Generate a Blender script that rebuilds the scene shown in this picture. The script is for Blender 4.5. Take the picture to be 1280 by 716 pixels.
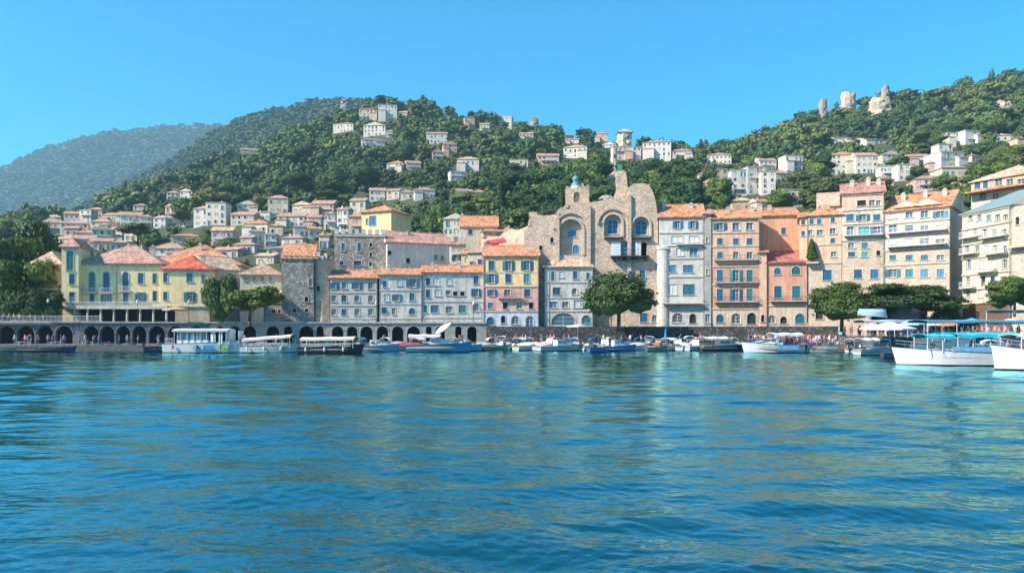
import bpy, bmesh, math, random
import numpy as np
from mathutils import Vector, Matrix, noise
from mathutils.geometry import delaunay_2d_cdt
R = math.radians
random.seed(7); rng = np.random.default_rng(7)
for o in list(bpy.data.objects): bpy.data.objects.remove(o)
S = bpy.context.scene
C = S.collection
# ------------------------------------------------------------------ camera, sky, sun, exposure
F = 924.0; HY = 412.0; H = 3.4           # focal length in photo pixels, horizon row, eye height above the water
cam = bpy.data.cameras.new('camera'); co = bpy.data.objects.new('camera', cam); C.objects.link(co)
cam.sensor_width = 36; cam.lens = 36*F/1280; cam.shift_y = (HY-358)/1280
cam.clip_start = .1; cam.clip_end = 9000
co.location = (0, 0, H); co.rotation_euler = (R(90), 0, 0); S.camera = co
SUN_EL = R(38); SUN_AZ = R(246)          # azimuth clockwise from +Y (into the picture); 270 = straight left
w = bpy.data.worlds.new('World'); S.world = w; w.use_nodes = True
nt = w.node_tree; sky = nt.nodes.new('ShaderNodeTexSky'); sky.sky_type = 'NISHITA'; sky.sun_disc = False
sky.sun_elevation = SUN_EL; sky.sun_rotation = SUN_AZ
sky.altitude = 0; sky.air_density = .85; sky.dust_density = .25; sky.ozone_density = 3.0
hs = nt.nodes.new('ShaderNodeHueSaturation'); hs.inputs['Saturation'].default_value = 1.75; hs.inputs['Hue'].default_value = .482
nt.links.new(sky.outputs[0], hs.inputs['Color']); nt.links.new(hs.outputs[0], nt.nodes['Background'].inputs[0])
nt.nodes['Background'].inputs[1].default_value = .125
sl = bpy.data.lights.new('sun', 'SUN'); sl.energy = 5.0; sl.angle = R(.5); sl.color = (1, .90, .76)
so = bpy.data.objects.new('sun', sl); C.objects.link(so); so.location = (-60, 0, 80)
sd = Vector((math.sin(SUN_AZ)*math.cos(SUN_EL), math.cos(SUN_AZ)*math.cos(SUN_EL), math.sin(SUN_EL)))
so.rotation_euler = (-sd).to_track_quat('-Z', 'Y').to_euler()
S.view_settings.view_transform = 'Standard'; S.view_settings.look = 'None'
S.view_settings.exposure = 1.1; S.view_settings.gamma = 1; S.view_settings.use_curve_mapping = False
S.cycles.max_bounces = 6; S.cycles.diffuse_bounces = 2; S.cycles.glossy_bounces = 3; S.cycles.transmission_bounces = 3
S.cycles.volume_bounces = 0; S.cycles.transparent_max_bounces = 6; S.cycles.caustics_reflective = False; S.cycles.caustics_refractive = False

# ------------------------------------------------------------------ helpers
def W(px, py, Y): return Vector(((px-640)/F*Y, Y, H+(HY-py)/F*Y))
def lerp(tab, x):
    if x <= tab[0][0]: return tab[0][1]
    for (a, b), (c, d) in zip(tab, tab[1:]):
        if x <= c: return b+(d-b)*(x-a)/(c-a)
    return tab[-1][1]
class MB:
    def __init__(s): s.v = []; s.f = []; s.m = []
    def face(s, pts, mi=0):
        n = len(s.v); s.v += [tuple(p) for p in pts]; s.f.append(tuple(range(n, n+len(pts)))); s.m.append(mi)
    def add(s, vs, fs, mi=0):
        n = len(s.v); s.v += [tuple(p) for p in vs]; s.f += [tuple(i+n for i in f) for f in fs]; s.m += [mi]*len(fs)
    def box(s, x0, x1, y0, y1, z0, z1, mi=0):
        s.add([(x0,y0,z0),(x1,y0,z0),(x1,y1,z0),(x0,y1,z0),(x0,y0,z1),(x1,y0,z1),(x1,y1,z1),(x0,y1,z1)],
              [(3,2,1,0),(4,5,6,7),(0,1,5,4),(1,2,6,5),(2,3,7,6),(3,0,4,7)], mi)
        return s
    def tube(s, a, b, r0, r1=None, n=6, mi=0):
        a = Vector(a); b = Vector(b); r1 = r0 if r1 is None else r1; d = (b-a).normalized()
        u = d.orthogonal().normalized(); v = d.cross(u); vs = []
        for P, r in ((a, r0), (b, r1)):
            for k in range(n):
                t = 2*math.pi*k/n; vs.append(P+u*math.cos(t)*r+v*math.sin(t)*r)
        s.add(vs, [(k, (k+1) % n, n+(k+1) % n, n+k) for k in range(n)]+[tuple(range(n))[::-1], tuple(range(n, 2*n))], mi)
        return s
    def lathe(s, c, prof, n=16, mi=0):
        vs = []; fs = []
        for (r, z) in prof:
            for k in range(n): t = 2*math.pi*k/n; vs.append((c[0]+r*math.cos(t), c[1]+r*math.sin(t), c[2]+z))
        for i in range(len(prof)-1):
            for k in range(n): fs.append((i*n+k, i*n+(k+1) % n, (i+1)*n+(k+1) % n, (i+1)*n+k))
        s.add(vs, fs, mi); return s
    def mesh(s, name, mats, smooth=False):
        me = bpy.data.meshes.new(name); me.from_pydata(s.v, [], s.f)
        for m in (mats if isinstance(mats, (list, tuple)) else [mats]): me.materials.append(m)
        if any(s.m): me.polygons.foreach_set('material_index', s.m)
        if smooth: me.polygons.foreach_set('use_smooth', [True]*len(s.f))
        me.update(); return me
def put(name, me, parent=None, loc=(0,0,0), rot=(0,0,0), scale=None):
    o = bpy.data.objects.new(name, me); C.objects.link(o)
    if parent: o.parent = parent
    o.location = loc; o.rotation_euler = rot
    if scale: o.scale = scale
    return o
def part(name, mb, mats, parent, smooth=False, loc=(0,0,0)): return put(name, mb.mesh(name, mats, smooth), parent, loc)
def tag(o, label=None, cat=None, group=None, kind=None):
    if label: o['label'] = label
    if cat: o['category'] = cat
    if group: o['group'] = group
    if kind: o['kind'] = kind
    return o
def root(name, loc, rz=0, label=None, cat=None, group=None):
    o = put(name, None, None, loc, (0, 0, rz)); o.empty_display_size = .5
    return tag(o, label, cat, group)
def copytree(o, parent=None):
    c = o.copy(); C.objects.link(c); c.parent = parent
    for ch in list(o.children): copytree(ch, c)
    return c
def arrmesh(name, v, f, mats, smooth=False, col=None):
    """v (n,3), f (m,k) arrays"""
    me = bpy.data.meshes.new(name); k = f.shape[1]
    me.vertices.add(len(v)); me.vertices.foreach_set('co', np.ascontiguousarray(v, dtype=np.float32).ravel())
    me.loops.add(f.size); me.loops.foreach_set('vertex_index', f.astype(np.int32).ravel())
    me.polygons.add(len(f)); me.polygons.foreach_set('loop_start', np.arange(0, f.size, k, dtype=np.int32))
    me.update(calc_edges=True)
    if smooth: me.polygons.foreach_set('use_smooth', np.ones(len(f), dtype=bool))
    for m in (mats if isinstance(mats, (list, tuple)) else [mats]): me.materials.append(m)
    if col is not None:
        a = me.color_attributes.new('tint', 'FLOAT_COLOR', 'POINT'); a.data.foreach_set('color', col.astype(np.float32).ravel())
    me.validate(); return me

# ------------------------------------------------------------------ materials
class NT:
    def __init__(s, name):
        s.mat = bpy.data.materials.new(name); s.mat.use_nodes = True; s.t = s.mat.node_tree; s.p = s.t.nodes['Principled BSDF']
    def n(s, typ, **kw):
        nd = s.t.nodes.new('ShaderNode'+typ)
        for k, v in kw.items():
            if k[0] == '_': setattr(nd, k[1:], v)
            else: nd.inputs[k.replace('__', ' ')].default_value = v
        return nd
    def l(s, a, b): s.t.links.new(a, b)
    def ramp(s, src, stops):
        r = s.n('ValToRGB'); s.l(src, r.inputs[0]); e = r.color_ramp.elements
        while len(e) < len(stops): e.new(.5)
        for i, (p, c) in enumerate(stops): e[i].position = p; e[i].color = (*c, 1) if len(c) == 3 else c
        return r.outputs[0]
    def mix(s, mode, fac, a, b):
        m = s.n('Mix', _data_type='RGBA', _blend_type=mode)
        for sock, v in ((m.inputs[0], fac), (m.inputs[6], a), (m.inputs[7], b)):
            if hasattr(v, 'is_output'): s.l(v, sock)
            else: sock.default_value = v if not isinstance(v, tuple) or len(v) == 4 else (*v, 1)
        return m.outputs[2]
    def coords(s, scale=(1,1,1), rand=True):
        tc = s.n('TexCoord'); mp = s.n('Mapping'); mp.inputs['Scale'].default_value = scale
        if rand:
            oi = s.n('ObjectInfo'); ml = s.n('Math', _operation='MULTIPLY'); ml.inputs[1].default_value = 90
            s.l(oi.outputs['Random'], ml.inputs[0]); s.l(ml.outputs[0], mp.inputs['Location'])
        s.l(tc.outputs['Object'], mp.inputs['Vector']); return mp.outputs[0]
    def noise(s, vec, scale, detail=3, rough=.6):
        nz = s.n('TexNoise'); nz.inputs['Scale'].default_value = scale; nz.inputs['Detail'].default_value = detail; nz.inputs['Roughness'].default_value = rough
        s.l(vec, nz.inputs['Vector']); return nz.outputs['Fac']
    def bump(s, h, strength=.5, dist=.05):
        b = s.n('Bump', Strength=strength, Distance=dist); s.l(h, b.inputs['Height']); s.l(b.outputs[0], s.p.inputs['Normal'])
def g(c, k): return tuple(min(1, x*k) for x in c)
MC = {}
def plaster(name, c, dirt=.3, rough=.9):
    if name in MC: return MC[name]
    t = NT(name); v = t.coords()
    big = t.ramp(t.noise(v, .35, 4), [(.3, g(c, 1-dirt*.6)), (.5, c), (.72, g(c, 1.13))])
    v2 = t.coords((1.6, 1.6, .22)); st = t.ramp(t.noise(v2, 1.1, 4, .7), [(.35, (1-dirt,)*3), (.6, (1, 1, 1))])
    v3 = t.coords((1, 1, 1)); pt = t.ramp(t.noise(v3, 3.2, 5, .75), [(.3, (.55, .53, .52)), (.5, (1, 1, 1)), (.8, (1.1, 1.06, 1))])
    t.l(t.mix('MULTIPLY', .75, t.mix('MULTIPLY', .95, big, st), pt), t.p.inputs['Base Color']); t.p.inputs['Roughness'].default_value = rough
    t.bump(t.noise(v3, 6, 4), .35, .04); MC[name] = t.mat; return t.mat
def stone(name, c, c2, size=.45, mort=(.3, .27, .23), contrast=1.0):
    """rubble masonry: voronoi stones with their own tones, dark joints"""
    if name in MC: return MC[name]
    t = NT(name); v = t.coords((1, 1, 1.5), rand=False)
    wz = t.n('TexNoise'); wz.inputs['Scale'].default_value = 1.2; t.l(v, wz.inputs['Vector'])
    vm = t.n('VectorMath', _operation='MULTIPLY_ADD'); t.l(wz.outputs['Color'], vm.inputs[0]); vm.inputs[1].default_value = (.3,)*3; t.l(v, vm.inputs[2])
    vo = t.n('TexVoronoi'); vo.inputs['Scale'].default_value = 1/size; t.l(vm.outputs[0], vo.inputs['Vector'])
    ve = t.n('TexVoronoi', _feature='DISTANCE_TO_EDGE'); ve.inputs['Scale'].default_value = 1/size; t.l(vm.outputs[0], ve.inputs['Vector'])
    sp = t.n('SeparateColor'); t.l(vo.outputs['Color'], sp.inputs[0])
    tone = t.ramp(sp.outputs[0], [(0, g(c2, .75)), (.4, c2), (.75, c), (1, g(c, 1.3))])
    joint = t.ramp(ve.outputs['Distance'], [(.03, (0, 0, 0)), (.14, (1, 1, 1))])
    col = t.mix('MIX', joint, mort, tone)
    big = t.ramp(t.noise(v, .3, 5, .7), [(.32, (.62, .58, .55)), (.5, (1, 1, 1)), (.7, (1.2, 1.15, 1.05))])
    t.l(t.mix('MULTIPLY', .8, col, big), t.p.inputs['Base Color']); t.p.inputs['Roughness'].default_value = .95
    t.bump(joint, .7, .06); MC[name] = t.mat; return t.mat
def blocks(name, c, c2, bw=.7, bh=.32):
    """coursed stone blocks"""
    if name in MC: return MC[name]
    t = NT(name); tc = t.n('TexCoord'); sx = t.n('SeparateXYZ'); t.l(tc.outputs['Object'], sx.inputs[0])
    ad = t.n('Math', _operation='ADD'); t.l(sx.outputs[0], ad.inputs[0]); t.l(sx.outputs[1], ad.inputs[1])
    cb = t.n('CombineXYZ'); t.l(ad.outputs[0], cb.inputs[0]); t.l(sx.outputs[2], cb.inputs[1])
    b = t.n('TexBrick', _offset=.5); t.l(cb.outputs[0], b.inputs['Vector'])
    b.inputs['Scale'].default_value = 1; b.inputs['Brick Width'].default_value = bw; b.inputs['Row Height'].default_value = bh
    b.inputs['Mortar Size'].default_value = .022; b.inputs['Color1'].default_value = (*c, 1); b.inputs['Color2'].default_value = (*c2, 1)
    b.inputs['Mortar'].default_value = (*g(c2, .6), 1); b.inputs['Bias'].default_value = -.1
    v = t.coords(); big = t.ramp(t.noise(v, .45, 5, .7), [(.3, (.66, .65, .64)), (.5, (1, 1, 1)), (.7, (1.15, 1.12, 1.06))])
    sm = t.ramp(t.noise(v, 3.5, 4, .7), [(.35, (.78, .77, .76)), (.6, (1.08, 1.08, 1.08))])
    t.l(t.mix('MULTIPLY', .7, t.mix('MULTIPLY', .85, b.outputs['Color'], big), sm), t.p.inputs['Base Color']); t.p.inputs['Roughness'].default_value = .93
    t.bump(t.noise(v, 5, 4), .5, .05); MC[name] = t.mat; return t.mat
def tile(name, c):
    if name in MC: return MC[name]
    t = NT(name); v = t.coords((1, 1, 1))
    vo = t.n('TexVoronoi'); vo.inputs['Scale'].default_value = 2.6; t.l(v, vo.inputs['Vector']); sp = t.n('SeparateColor'); t.l(vo.outputs['Color'], sp.inputs[0])
    a = t.ramp(sp.outputs[0], [(0, g(c, .6)), (.35, g(c, .88)), (.7, g(c, 1.1)), (1, (min(1, c[0]*1.35), c[1]*1.5, c[2]*1.7))])
    big = t.ramp(t.noise(v, .5, 5, .7), [(.3, (.6, .58, .58)), (.52, (1, 1, 1)), (.72, (1.2, 1.16, 1.1))])
    wv = t.n('TexWave', _bands_direction='X'); wv.inputs['Scale'].default_value = 1.3; wv.inputs['Distortion'].default_value = .4; t.l(t.coords(rand=False), wv.inputs['Vector'])
    ln = t.ramp(wv.outputs['Fac'], [(0, (.72, .7, .7)), (.5, (1, 1, 1))])
    t.l(t.mix('MULTIPLY', .6, t.mix('MULTIPLY', .9, a, big), ln), t.p.inputs['Base Color']); t.p.inputs['Roughness'].default_value = .9
    t.bump(wv.outputs['Fac'], .8, .06); MC[name] = t.mat; return t.mat
def paint(name, c, rough=.5, var=.25, metal=0, bumpy=.1):
    if name in MC: return MC[name]
    t = NT(name); v = t.coords()
    bc = t.ramp(t.noise(v, 2.5, 4), [(.3, g(c, 1-var)), (.6, c), (.8, g(c, 1+var*.4))])
    if 'shutter' in name: oi = t.n('ObjectInfo'); bc = t.mix('MULTIPLY', 1.0, bc, t.ramp(oi.outputs['Random'], [(0, (.5, .55, .6)), (.4, (1, .95, .9)), (.75, (1.6, 1.25, 1.1)), (1, (3.2, 1.9, 1.5))]))
    t.l(bc, t.p.inputs['Base Color'])
    t.p.inputs['Roughness'].default_value = rough; t.p.inputs['Metallic'].default_value = metal
    t.bump(t.noise(v, 8, 2), bumpy, .02); MC[name] = t.mat; return t.mat
def glass(name, c=(.03, .06, .09)):
    if name in MC: return MC[name]
    t = NT(name); t.p.inputs['Base Color'].default_value = (*c, 1); t.p.inputs['Roughness'].default_value = .08
    t.bump(t.noise(t.coords(), .8, 1), .25, .05); MC[name] = t.mat; return t.mat
def leaf(name, c, tint=False):
    if name in MC: return MC[name]
    t = NT(name); v = t.coords(rand=False)
    a = t.ramp(t.noise(v, .7, 3), [(.3, g(c, .6)), (.5, c), (.7, (c[0]*1.75, c[1]*1.5, c[2]*1.1))])
    if tint:
        at = t.n('Attribute', _attribute_name='tint'); a = t.mix('MULTIPLY', 1.0, a, at.outputs['Color'])
    else:
        oi = t.n('ObjectInfo'); a = t.mix('MULTIPLY', 1.0, a, t.ramp(oi.outputs['Random'], [(0, (.6, .68, .75)), (.4, (.95, .95, .8)), (.75, (1.15, 1.05, .8)), (1, (1.5, 1.25, .85))]))
    t.l(a, t.p.inputs['Base Color']); t.p.inputs['Roughness'].default_value = .65
    t.p.inputs['Specular IOR Level'].default_value = .25
    MC[name] = t.mat; return t.mat
white = plaster('white_plaster', (.73, .65, .56), .22); cream = plaster('cream_plaster', (.64, .56, .42), .25)
yellow = plaster('yellow_plaster', (.97, .74, .38), .2); ochre = plaster('ochre_plaster', (.88, .60, .31), .25)
pink = plaster('pink_plaster', (.78, .42, .36), .3); orange = plaster('orange_plaster', (.70, .39, .24), .28)
salmon = plaster('salmon_plaster', (.74, .46, .31), .28); redor = plaster('red_orange_plaster', (.68, .33, .22), .3)
grey = plaster('grey_plaster', (.5, .47, .44), .35); palegrey = plaster('pale_grey_plaster', (.64, .60, .55), .35)
bluew = plaster('blue_white_plaster', (.55, .60, .68), .25); sand = plaster('sand_plaster', (.64, .51, .37), .3)
rosy = plaster('rosy_plaster', (.66, .46, .36), .3); beige = plaster('beige_plaster', (.64, .54, .43), .3)
trim = plaster('trim_stone', (.58, .51, .43), .3); concrete = plaster('concrete', (.34, .33, .32), .35)
rubble = stone('warm_rubble_stone', (.82, .61, .46), (.66, .48, .36), .27, (.40, .31, .24))
rubble2 = stone('grey_rubble_stone', (.52, .47, .41), (.34, .30, .27), .4, (.16, .14, .12))
quaystone = stone('shaded_quay_stone', (.12, .115, .11), (.07, .07, .07), .6, (.03, .03, .03))  # shadow on the upper quay wall is put into these near-black stone tones
ash = blocks('ashlar_grey_stone', (.42, .40, .37), (.33, .31, .29)); ashw = blocks('ashlar_warm_stone', (.62, .48, .36), (.48, .37, .28))
ashp = blocks('ashlar_pale_stone', (.60, .57, .52), (.50, .47, .43))
rock = stone('rock_face', (.46, .37, .29), (.30, .25, .2), 1.6, (.2, .17, .14))
T_or = tile('orange_roof_tiles', (.56, .24, .12)); T_pk = tile('pink_roof_tiles', (.50, .27, .20)); T_br = tile('brown_roof_tiles', (.42, .26, .17))
T_rd = tile('red_roof_tiles', (.60, .12, .06)); T_ps = tile('pale_roof_tiles', (.58, .38, .26))
blue = paint('blue_shutter_paint', (.025, .16, .34), .5, .35); teal = paint('teal_shutter_paint', (.02, .22, .28), .5, .35)
wpaint = paint('white_paint', (.70, .70, .68), .45, .15); dark = paint('dark_paint', (.02, .022, .028), .5); brown = paint('brown_wood', (.16, .09, .05), .7)
iron = paint('dark_iron', (.03, .03, .035), .5); gl = glass('window_glass'); glb = glass('blue_window_glass', (.015, .10, .20))
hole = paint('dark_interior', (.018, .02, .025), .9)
bark = stone('bark', (.16, .12, .09), (.10, .075, .055), .2, (.05, .04, .03))
# ------------------------------------------------------------------ setting: terrain, hills, quay, water
EDGE = [(-700,104),(0,116),(300,119),(600,124),(900,124),(1040,120),(1100,114),(1200,104),(1300,96),(2000,70)]     # water's edge
FAC = [(-700,120),(0,127),(200,132),(400,137),(600,140),(820,140),(1000,136),(1100,131),(1200,123),(1300,114),(2000,96)]  # house fronts
YL = [150,200,260,320,400,480,560,640,700]
TAB = {-700:(404,385,370,360,350,345,345,345,348), -200:(404,370,345,325,310,305,305,308,312), 0:(404,372,340,318,304,296,294,296,300),
 60:(404,372,336,312,296,284,280,280,284),
 100:(404,370,332,308,290,277,271,271,274), 200:(404,360,322,300,278,260,246,242,244), 250:(404,352,318,294,270,248,230,224,224),
 300:(404,345,314,292,264,238,216,204,201),
 400:(404,340,308,283,257,224,192,168,160), 450:(404,335,304,279,252,218,184,152,142), 500:(404,330,300,275,247,214,182,152,136), 600:(404,320,292,265,237,208,184,166,158),
 700:(404,312,280,250,222,198,184,177,178), 780:(404,312,272,242,214,198,193,193,196), 860:(404,318,278,248,220,205,199,198,201),
 900:(404,318,280,256,230,212,203,196,194), 1000:(404,315,276,252,230,207,184,166,158), 1100:(404,312,270,246,222,194,166,142,132),
 1200:(404,300,258,232,204,176,148,126,117), 1280:(404,290,246,220,194,162,132,112,100), 1500:(404,290,240,210,180,142,107,87,76), 2000:(404,300,250,220,190,160,130,110,100)}
TC = sorted(TAB); TA = np.array([[H+(HY-p)/F*y for p, y in zip(TAB[c], YL)] for c in TC])
def ground(X, Y):
    px = 640+F*X/max(Y, 1)
    z = [np.interp(px, TC, TA[:, i]) for i in range(len(YL))]
    if Y >= 700: b = z[-1]-(Y-700)*.35
    else: b = float(np.interp(Y, YL, z))
    k = max(0, min(1, (Y-150)/60))
    return b+k*(noise.noise((X*.021, Y*.021, 3))*4+noise.noise((X*.06, Y*.06, 9))*1.2)*min(1, Y/350)
def locate(px, py, y0=152):
    Y = y0
    while Y < 720:
        X = (px-640)/F*Y
        if HY-(ground(X, Y)-H)/Y*F <= py: return Y
        Y += 2
    return 690.0
def project(X, Y, Z): return 640+X/Y*F, HY-(Z-H)/Y*F
def earth(name, c1, c2, c3, sc=.25):
    t = NT(name); v = t.coords(rand=False)
    t.l(t.ramp(t.noise(v, sc, 8, .75), [(.35, c1), (.5, c2), (.68, c3)]), t.p.inputs['Base Color']); t.p.inputs['Roughness'].default_value = .95
    t.bump(t.noise(v, sc*3, 6, .8), 1, 1.2); return t.mat
def grid(name, fn, pxs, n, y_of, mat):
    vs = []; fs = []; m = len(pxs)
    for j in range(n+1):
        for px in pxs:
            Y = y_of(px, j/n); X = (px-640)/F*Y; vs.append((X, Y, fn(X, Y)))
    for j in range(n):
        for i in range(m-1): fs.append((j*m+i, j*m+i+1, (j+1)*m+i+1, (j+1)*m+i))
    mb = MB(); mb.add(vs, fs); o = part(name, mb, mat, None, True); tag(o, kind='structure'); return o
soil = earth('scrub_soil', (.035, .05, .02), (.06, .075, .03), (.14, .12, .07))
grid('hillside', ground, list(range(-700, 2001, 14)), 110, lambda px, s: (lerp(FAC, px)+5)*(1-s)**1.0+900*s, soil)
BK = [(-500,330),(-200,300),(40,296),(60,284),(100,264),(130,247),(200,211),(230,192),(260,175),(300,151),(350,137),(400,130),(440,126),(480,132),(520,142),(600,165),(750,215),(1000,260)]
def backz(X, Y):
    px = 640+F*X/Y; s = max(0, min(1, (Y-760)/640)); top = H+(HY-lerp(BK, px))/F*1400
    if Y > 1400: top -= (Y-1400)*.4
    return (top-20)*(s**.8)+20+noise.noise((X*.006, Y*.006, 5))*22*math.sin(s*math.pi)+noise.noise((X*.02, Y*.02, 1))*6
far1 = earth('far_scrub', (.025, .045, .02), (.05, .075, .03), (.10, .11, .06), .06)
grid('hill', backz, list(range(-500, 1001, 12)), 60, lambda px, s: 760+900*s, far1)
FM = [(-900,300),(-300,262),(-100,228),(0,207),(30,196),(60,183),(100,171),(130,165),(200,157),(260,154),(330,157),(450,172),(700,230)]
def farz(X, Y):
    px = 640+F*X/Y; s = max(0, min(1, (Y-1900)/1100)); top = H+(HY-lerp(FM, px))/F*3000
    if Y > 3000: top -= (Y-3000)*.4
    rid = abs(noise.noise((X*.0028+Y*.0012, Y*.0012, 2)))*110*math.sin(s*math.pi)
    return (top-30)*(s**.85)+20-rid+noise.noise((X*.012, Y*.012, 1))*14+noise.noise((X*.045, Y*.045, 1))*6
grid('mountain', farz, list(range(-900, 701, 6)), 130, lambda px, s: 1900+1700*s, far1)

# street, promenade, walls of the quay
paving = earth('paving_stone', (.16, .155, .15), (.22, .21, .20), (.28, .27, .25), 1.2)
SZ = [(-700,4.6),(608,4.6),(608.1,4.0),(1048,4.0),(1048.1,2.3),(2000,2.3)]
def strip(name, pxs, ya, yb, zf, th, mat):
    mb = MB()
    for a, b in zip(pxs, pxs[1:]):
        z = zf((a+b)/2); P = []
        for px, y in ((a, ya(a)), (b, ya(b)), (b, yb(b)), (a, yb(a))): P.append(((px-640)/F*y, y))
        mb.face([(*p, z) for p in P]); mb.face([(*P[0], z-th), (*P[1], z-th), (*P[1], z), (*P[0], z)])
        for q in ((1, 2), (3, 0)): mb.face([(*P[q[0]], z-th), (*P[q[1]], z-th), (*P[q[1]], z), (*P[q[0]], z)])
    o = part(name, mb, mat, None); return tag(o, kind='structure')
E = lambda px: lerp(EDGE, px); Fc = lambda px: lerp(FAC, px)
ARC = lambda px: Fc(px)-1.2               # front of the arcade / upper quay wall
pl = list(range(-700, 600, 50))+[608]; pr = list(range(608, 1046, 31))+[1048]; pt = [1048]+list(range(1090, 2001, 70))
strip('promenade', pl+pr, E, lambda p: Fc(p)+2, lambda p: .95, 2.4, paving)
strip('street', pl, ARC, lambda p: Fc(p)+26, lambda p: 4.6, .35, paving)
strip('street', pr, lambda p: ARC(p)-2.2, lambda p: Fc(p)+26, lambda p: 4.0, 3.3, quaystone)
strip('terrace', pt, lambda p: E(p)+.6, lambda p: Fc(p)+26, lambda p: 2.3, 3.6, paving)
bed = earth('seabed', (.02, .05, .05), (.03, .06, .06), (.04, .07, .07)); bm_ = MB(); bm_.face([(-5000,-300,-6),(5000,-300,-6),(5000,4000,-6),(-5000,4000,-6)])
tag(part('seabed', bm_, bed, None), kind='structure')

# water: real waves, crests running roughly left-right
def water():
    n1 = 1000; ys = np.concatenate([np.geomspace(5.5, 60, n1), np.geomspace(60, 135, 200)[1:]]); xs = np.linspace(-1.0, 1.0, 1160)
    Yg = np.repeat(ys[:, None], len(xs), 1); Xg = xs[None, :]*Yg
    Z = np.zeros_like(Yg)
    rr = np.random.default_rng(21)
    for k in range(116):
        lam = 10**(rr.uniform(math.log10(.3), math.log10(6)) if k < 80 else rr.uniform(math.log10(.11), math.log10(.45))); a = rr.normal(0, .34 if k < 80 else .6)+.1
        kx, ky = math.sin(a)*2*math.pi/lam, math.cos(a)*2*math.pi/lam
        slope = (.018 if k < 80 else .021) if lam < .9 else (.016 if lam < 2.6 else .024)
        amp = slope*lam/(2*math.pi)
        fade = np.clip(1.6-Yg/(lam*38+12), 0, 1)
        wob = .6*np.sin(Xg*.21*rr.uniform(.5, 1.5)+Yg*.13+rr.uniform(0, 6))+.5*np.sin(Xg*.07-Yg*.31*rr.uniform(.5, 1.4)+rr.uniform(0, 6))
        gate = .5+.75*np.sin(Xg*rr.uniform(.1, .45)+Yg*rr.uniform(.15, .6)+rr.uniform(0, 6))
        s = np.sin(kx*Xg+ky*Yg+rr.uniform(0, 6.28)+wob)
        Z += amp*fade*gate*(s+.25*np.cos(2*(kx*Xg+ky*Yg)))
    v = np.stack([Xg, Yg, Z], -1).reshape(-1, 3); m = len(xs); i = np.arange((len(ys)-1)*m).reshape(len(ys)-1, m)[:, :-1].ravel()
    f = np.stack([i, i+1, i+m+1, i+m], 1)
    # outer skirt: behind and beside the wave field
    t = NT('sea_water'); p = t.p
    vv = t.coords((1, 1, 1), rand=False); n1_ = t.noise(t.coords((.6, 1.6, 1), rand=False), 4.2, 4, .6); n2_ = t.noise(t.coords((.35, 1.3, 1), rand=False), 1.2, 2, .5)
    ad = t.n('Math', _operation='MULTIPLY_ADD'); t.l(n2_, ad.inputs[0]); ad.inputs[1].default_value = 1.7; t.l(n1_, ad.inputs[2])
    t.bump(ad.outputs[0], 1.0, .010)
    t.l(t.ramp(t.noise(t.coords((.3, .8, 1), rand=False), .12, 3), [(.35, (.000, .020, .026)), (.65, (.000, .034, .042))]), p.inputs['Base Color'])
    p.inputs['Roughness'].default_value = .012; p.inputs['IOR'].default_value = 1.33
    gs = t.n('BsdfGlossy'); gs.inputs['Roughness'].default_value = .012; gs.inputs['Color'].default_value = (.36, .84, .88, 1); mx = t.n('MixShader'); fn = t.n('Fresnel', IOR=2.0); mu = t.n('Math', _operation='MULTIPLY', _use_clamp=True); mu.inputs[1].default_value = 1.45; t.l(fn.outputs[0], mu.inputs[0]); t.l(mu.outputs[0], mx.inputs[0])
    for l in list(t.t.links):
        if l.to_socket == p.inputs['Normal']: t.l(l.from_socket, gs.inputs['Normal']); t.l(l.from_socket, fn.inputs['Normal'])
    t.l(p.outputs[0], mx.inputs[1]); t.l(gs.outputs[0], mx.inputs[2]); t.l(mx.outputs[0], t.t.nodes['Material Output'].inputs[0])
    me = arrmesh('water', v, f, t.mat, smooth=True)
    o = put('water', me); tag(o, kind='structure')
    sk = MB(); e = 1.0
    sk.face([(-5000,-300,0),(5000,-300,0),(5000,5.5,0),(-5000,5.5,0)]); 
    sk.face([(-5000,5.5,0),(-5.5*e,5.5,0),(-135*e,135,0),(-5000,135,0)]); sk.face([(5.5*e,5.5,0),(5000,5.5,0),(5000,135,0),(135*e,135,0)])
    sk.face([(-5000,135,0),(5000,135,0),(5000,3900,0),(-5000,3900,0)])
    tag(part('water', sk, t.mat, None), kind='structure')
water()

def haze():
    t = bpy.data.materials.new('haze'); t.use_nodes = True; n = t.node_tree; n.nodes.remove(n.nodes['Principled BSDF'])
    v = n.nodes.new('ShaderNodeVolumePrincipled'); v.inputs['Density'].default_value = .00016; v.inputs['Color'].default_value = (.42, .76, .98, 1); v.inputs['Anisotropy'].default_value = .1
    n.links.new(v.outputs[0], n.nodes['Material Output'].inputs['Volume'])
    o = part('haze', MB().box(-5100, 5100, -400, 4100, -7, 900), t, None); tag(o, 'thin blue summer haze over the bay and hills', 'haze', None, 'stuff')
haze()
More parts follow.
